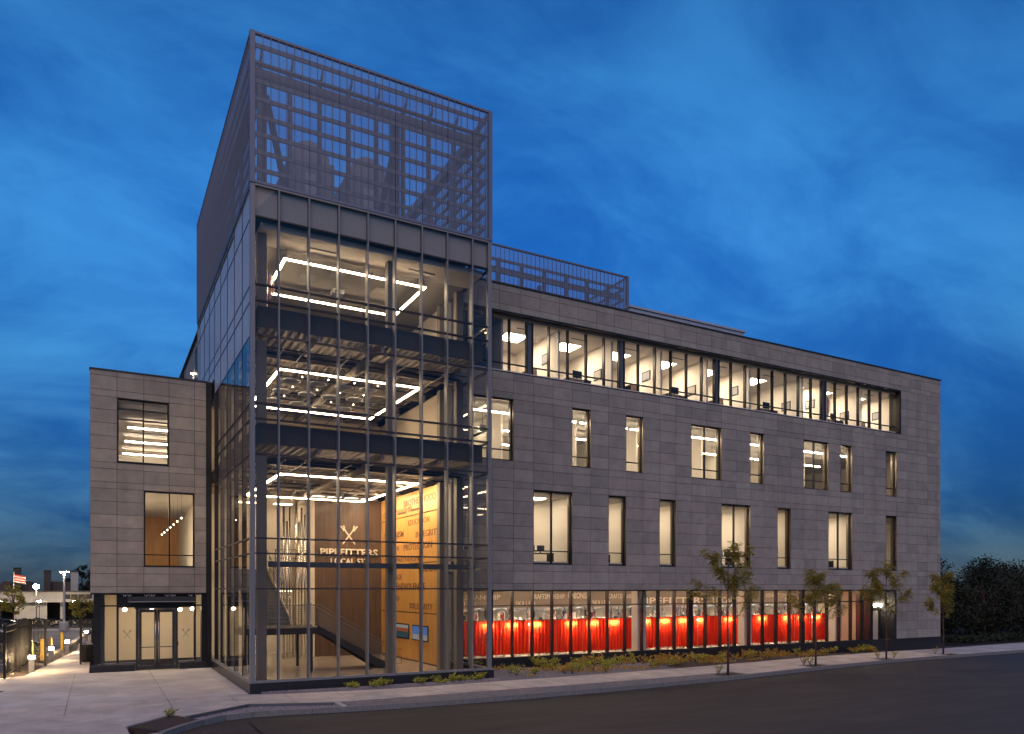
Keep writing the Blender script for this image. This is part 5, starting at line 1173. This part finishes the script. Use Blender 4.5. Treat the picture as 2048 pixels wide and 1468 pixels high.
# parked cars behind the fence
def car(x, y, rz, lab, mat='car_paint'):
    t = thing('parked_car', lab, 'car', (0, 0, 0)); L2, W2 = 2.25, .9
    def sect(xx, w_, zb, zt, r=.12): return [(xx, -w_, zb), (xx, w_, zb), (xx, w_, zt-r), (xx, w_-r, zt), (xx, -w_+r, zt), (xx, -w_, zt-r)]
    S = [sect(-2.25, .74, .42, .82), sect(-2.1, .86, .28, .96), sect(-1.2, .9, .22, 1.0), sect(1.0, .9, .22, .98), sect(1.9, .86, .25, .84), sect(2.25, .7, .38, .66)]
    m = MB()
    for a, b in zip(S[:-1], S[1:]):
        for i in range(6):
            j = (i+1) % 6; m.poly([a[i], a[j], b[j], b[i]])
    m.poly(S[0][::-1]); m.poly(S[-1]); m.build('body', mat, t)
    m = MB(); C_ = [sect(-1.9, .78, .95, 1.0, .02), sect(-1.35, .70, .95, 1.45, .14), sect(.1, .70, .95, 1.48, .14), sect(1.15, .8, .95, .99, .02)]
    for a, b in zip(C_[:-1], C_[1:]):
        for i in range(6):
            j = (i+1) % 6; m.poly([a[i], a[j], b[j], b[i]])
    m.build('cabin', 'rubber', t); bx(-1.3, .1, -.62, .62, 1.45, 1.5).build('roof', mat, t)
    for xx in (-1.4, 1.4):
        for yy in (-.92, .76):
            P = [(xx+.34*math.cos(a*.3927), yy, .34+.34*math.sin(a*.3927)) for a in range(16)]; w_ = MB().extr(P, (0, .16, 0)).build('wheel', 'rubber', t)
            yr = yy-.012 if yy < 0 else yy+.16; MB().extr([(xx+.2*math.cos(a*.3927), yr, .34+.2*math.sin(a*.3927)) for a in range(16)], (0, .012, 0)).build('rim', 'galvanised', w_)
    for yy in (-.7, .45): bx(2.12, 2.2, yy, yy+.25, .62, .72).build('headlight', 'equipment_light', t)
    for yy in (-.72, .5): bx(-2.27, -2.2, yy, yy+.22, .68, .82).build('tail_light', 'flag_red', t)
    t.location = (x, y, -.06); t.rotation_euler = (0, 0, rz); return t
car(-5.1, 52.6, R_(4), 'dark parked car behind the black fence at the left'); car(-9.5, 90.5, 0, 'far dark car parked by the industrial building')
# ---- industrial building beyond
FB = thing('industrial_building', 'long low grey industrial building beyond the parking lot', 'building', (-10, 112, 0)); y0 = 112
m = MB().box(-60, 14, y0, y0+.3, 2.35, 3.5).box(-60, -12.5, y0+.01, y0+.3, 0, 1.2).box(-9.2, -5.6, y0, y0+.3, 0, 2.35); m.build('wall', 'far_wall', FB)
bx(-60, 14, y0+6, y0+6.3, 0, 3.2).build('recess_wall', 'far_dark', FB); bx(-60, 14, y0-.3, y0+30, 3.5, 3.62).build('roof', 'far_roof', FB)
for x in (-3.8, .2, 4.2, 8.2):
    w_ = bx(x, x+3.2, y0-.04, y0+.0, 2.62, 3.2).build('window', 'far_dark', FB)
    for q in (.8, 1.6, 2.4): bx(x+q-.03, x+q+.03, y0-.06, y0-.041, 2.62, 3.2).build('mullion', 'far_wall', w_)
for x in (-20, -11, -4.2, -.4, 5.0): bx(x, x+.4, y0+.3, y0+.7, 0, 2.35).build('pillar', 'far_wall', FB)
bx(-60, 14, y0-.9, y0-.02, 2.2, 2.34).build('canopy_edge', 'far_wall', FB)
RB2 = thing('roof_monitor', 'row of saw tooth roof lights on the industrial building', 'roof', (-8, 120, 3.62))
for x in (-18, -12, -6.5, -1.0, 4):
    MB().extr([(x, 120, 3.62), (x+4.6, 120, 3.62), (x+4.0, 120, 4.9), (x+1.0, 120, 4.9)], (0, 6, 0)).build('roof_bay', 'far_roof', RB2)
for k, (x, h, wd) in enumerate(((-9.7, 6.6, .8), (-6.3, 6.3, .8), (-3.2, 6.2, .9))):
    t = thing('chimney', 'square chimney on the industrial roof, %s from the left' % ('first', 'second', 'third')[k], 'chimney', (x, 119, 3.6)); bx(x, x+wd, 118.6, 119.4, 3.6, h).build('stack', 'far_wall' if k == 2 else 'far_dark', t); bx(x-.06, x+wd+.06, 118.5, 119.5, h, h+.12).build('cap', 'far_dark', t)
t = thing('flagpole', 'white flagpole with striped flag above the industrial roof', 'flagpole', (-9.6, 111, 0)); MB().tube([(-9.05, 111, 0), (-9.05, 111, 6.0)], .05, 8).build('pole', 'galvanised', t)
for k in range(6): MB().extr([(-9.0, 111, 5.7-k*.16), (-7.8, 111.1, 5.45-k*.16), (-7.8, 111.1, 5.30-k*.16), (-9.0, 111, 5.55-k*.16)], (0, .03, 0)).build('stripe', 'flag_red' if k % 2 == 0 else 'flag_white', t)
t = thing('flood_light', 'blazing floodlight at the roof edge of the industrial building', 'lamp', (-6.5, 108, 0)); MB().tube([(-6.5, 108, 0), (-6.5, 108, 4.0)], .06, 8).build('pole', 'far_dark', t); bx(-6.75, -6.25, 107.7, 108.1, 3.98, 4.35).build('housing', 'far_dark', t); MB().lathe((-6.5, 107.6, 3.98), [(.05, -.1), (.28, .0), (.32, .18), (.28, .36), (.05, .46)], 12).build('lens', 'street_glow', t)
for k, (x, y) in enumerate(((-9.6, 103, ), (-2.4, 104), (-6.0, 104.5))):
    t = thing('street_lamp', 'small lit lamp in the dark bays of the industrial building, %s from the left' % ('first', 'third', 'second')[k], 'lamp', (x, y, 0)); MB().tube([(x, y, 0), (x, y, 2.4)], .04, 6).build('pole', 'far_dark', t); bx(x-.2, x+.2, y-.1, y+.1, 2.4, 2.5).build('head', 'pole_glow', t)
big_tree(-8.0, 97, 4.6, 1.3, 301, 'small leafy tree before the industrial building, left of the lamp post', 'saplings by the industrial building', 'leaf_street', 1500, .22, 0, 'small_tree', 40)
big_tree(-1.6, 98, 3.4, 1.2, 302, 'small leafy tree before the industrial building, right of the lamp post', 'saplings by the industrial building', 'leaf_street', 1200, .22, 0, 'small_tree', 36)
big_tree(.8, 96, 4.3, 1.3, 303, 'small leafy tree before the industrial building, by the wing corner', 'saplings by the industrial building', 'leaf_street', 1500, .22, 0, 'small_tree', 40)
for k, x in enumerate((-2.2, .6, 3.4)): big_tree(x, 140, 8.2, 2.6, 320+k, 'dark tree crown above the industrial roof, %s from the left' % ORD[k], 'dark crowns behind the industrial roof', 'leaf_dark', 1500, .5, 0, 'background_tree', 40)
m = MB(); rnd = random.Random(9)
for k in range(2600):
    x = rnd.uniform(-24, 6); leaf(m, Vector((x, rnd.uniform(84, 95), .1+rnd.uniform(0, .6))), Vector((rnd.uniform(-1, 1), rnd.uniform(-1, 1), rnd.uniform(0, 1))), .35, .06, rnd)
m.build('verge_shrubs', 'leaf_dark', kind='stuff')
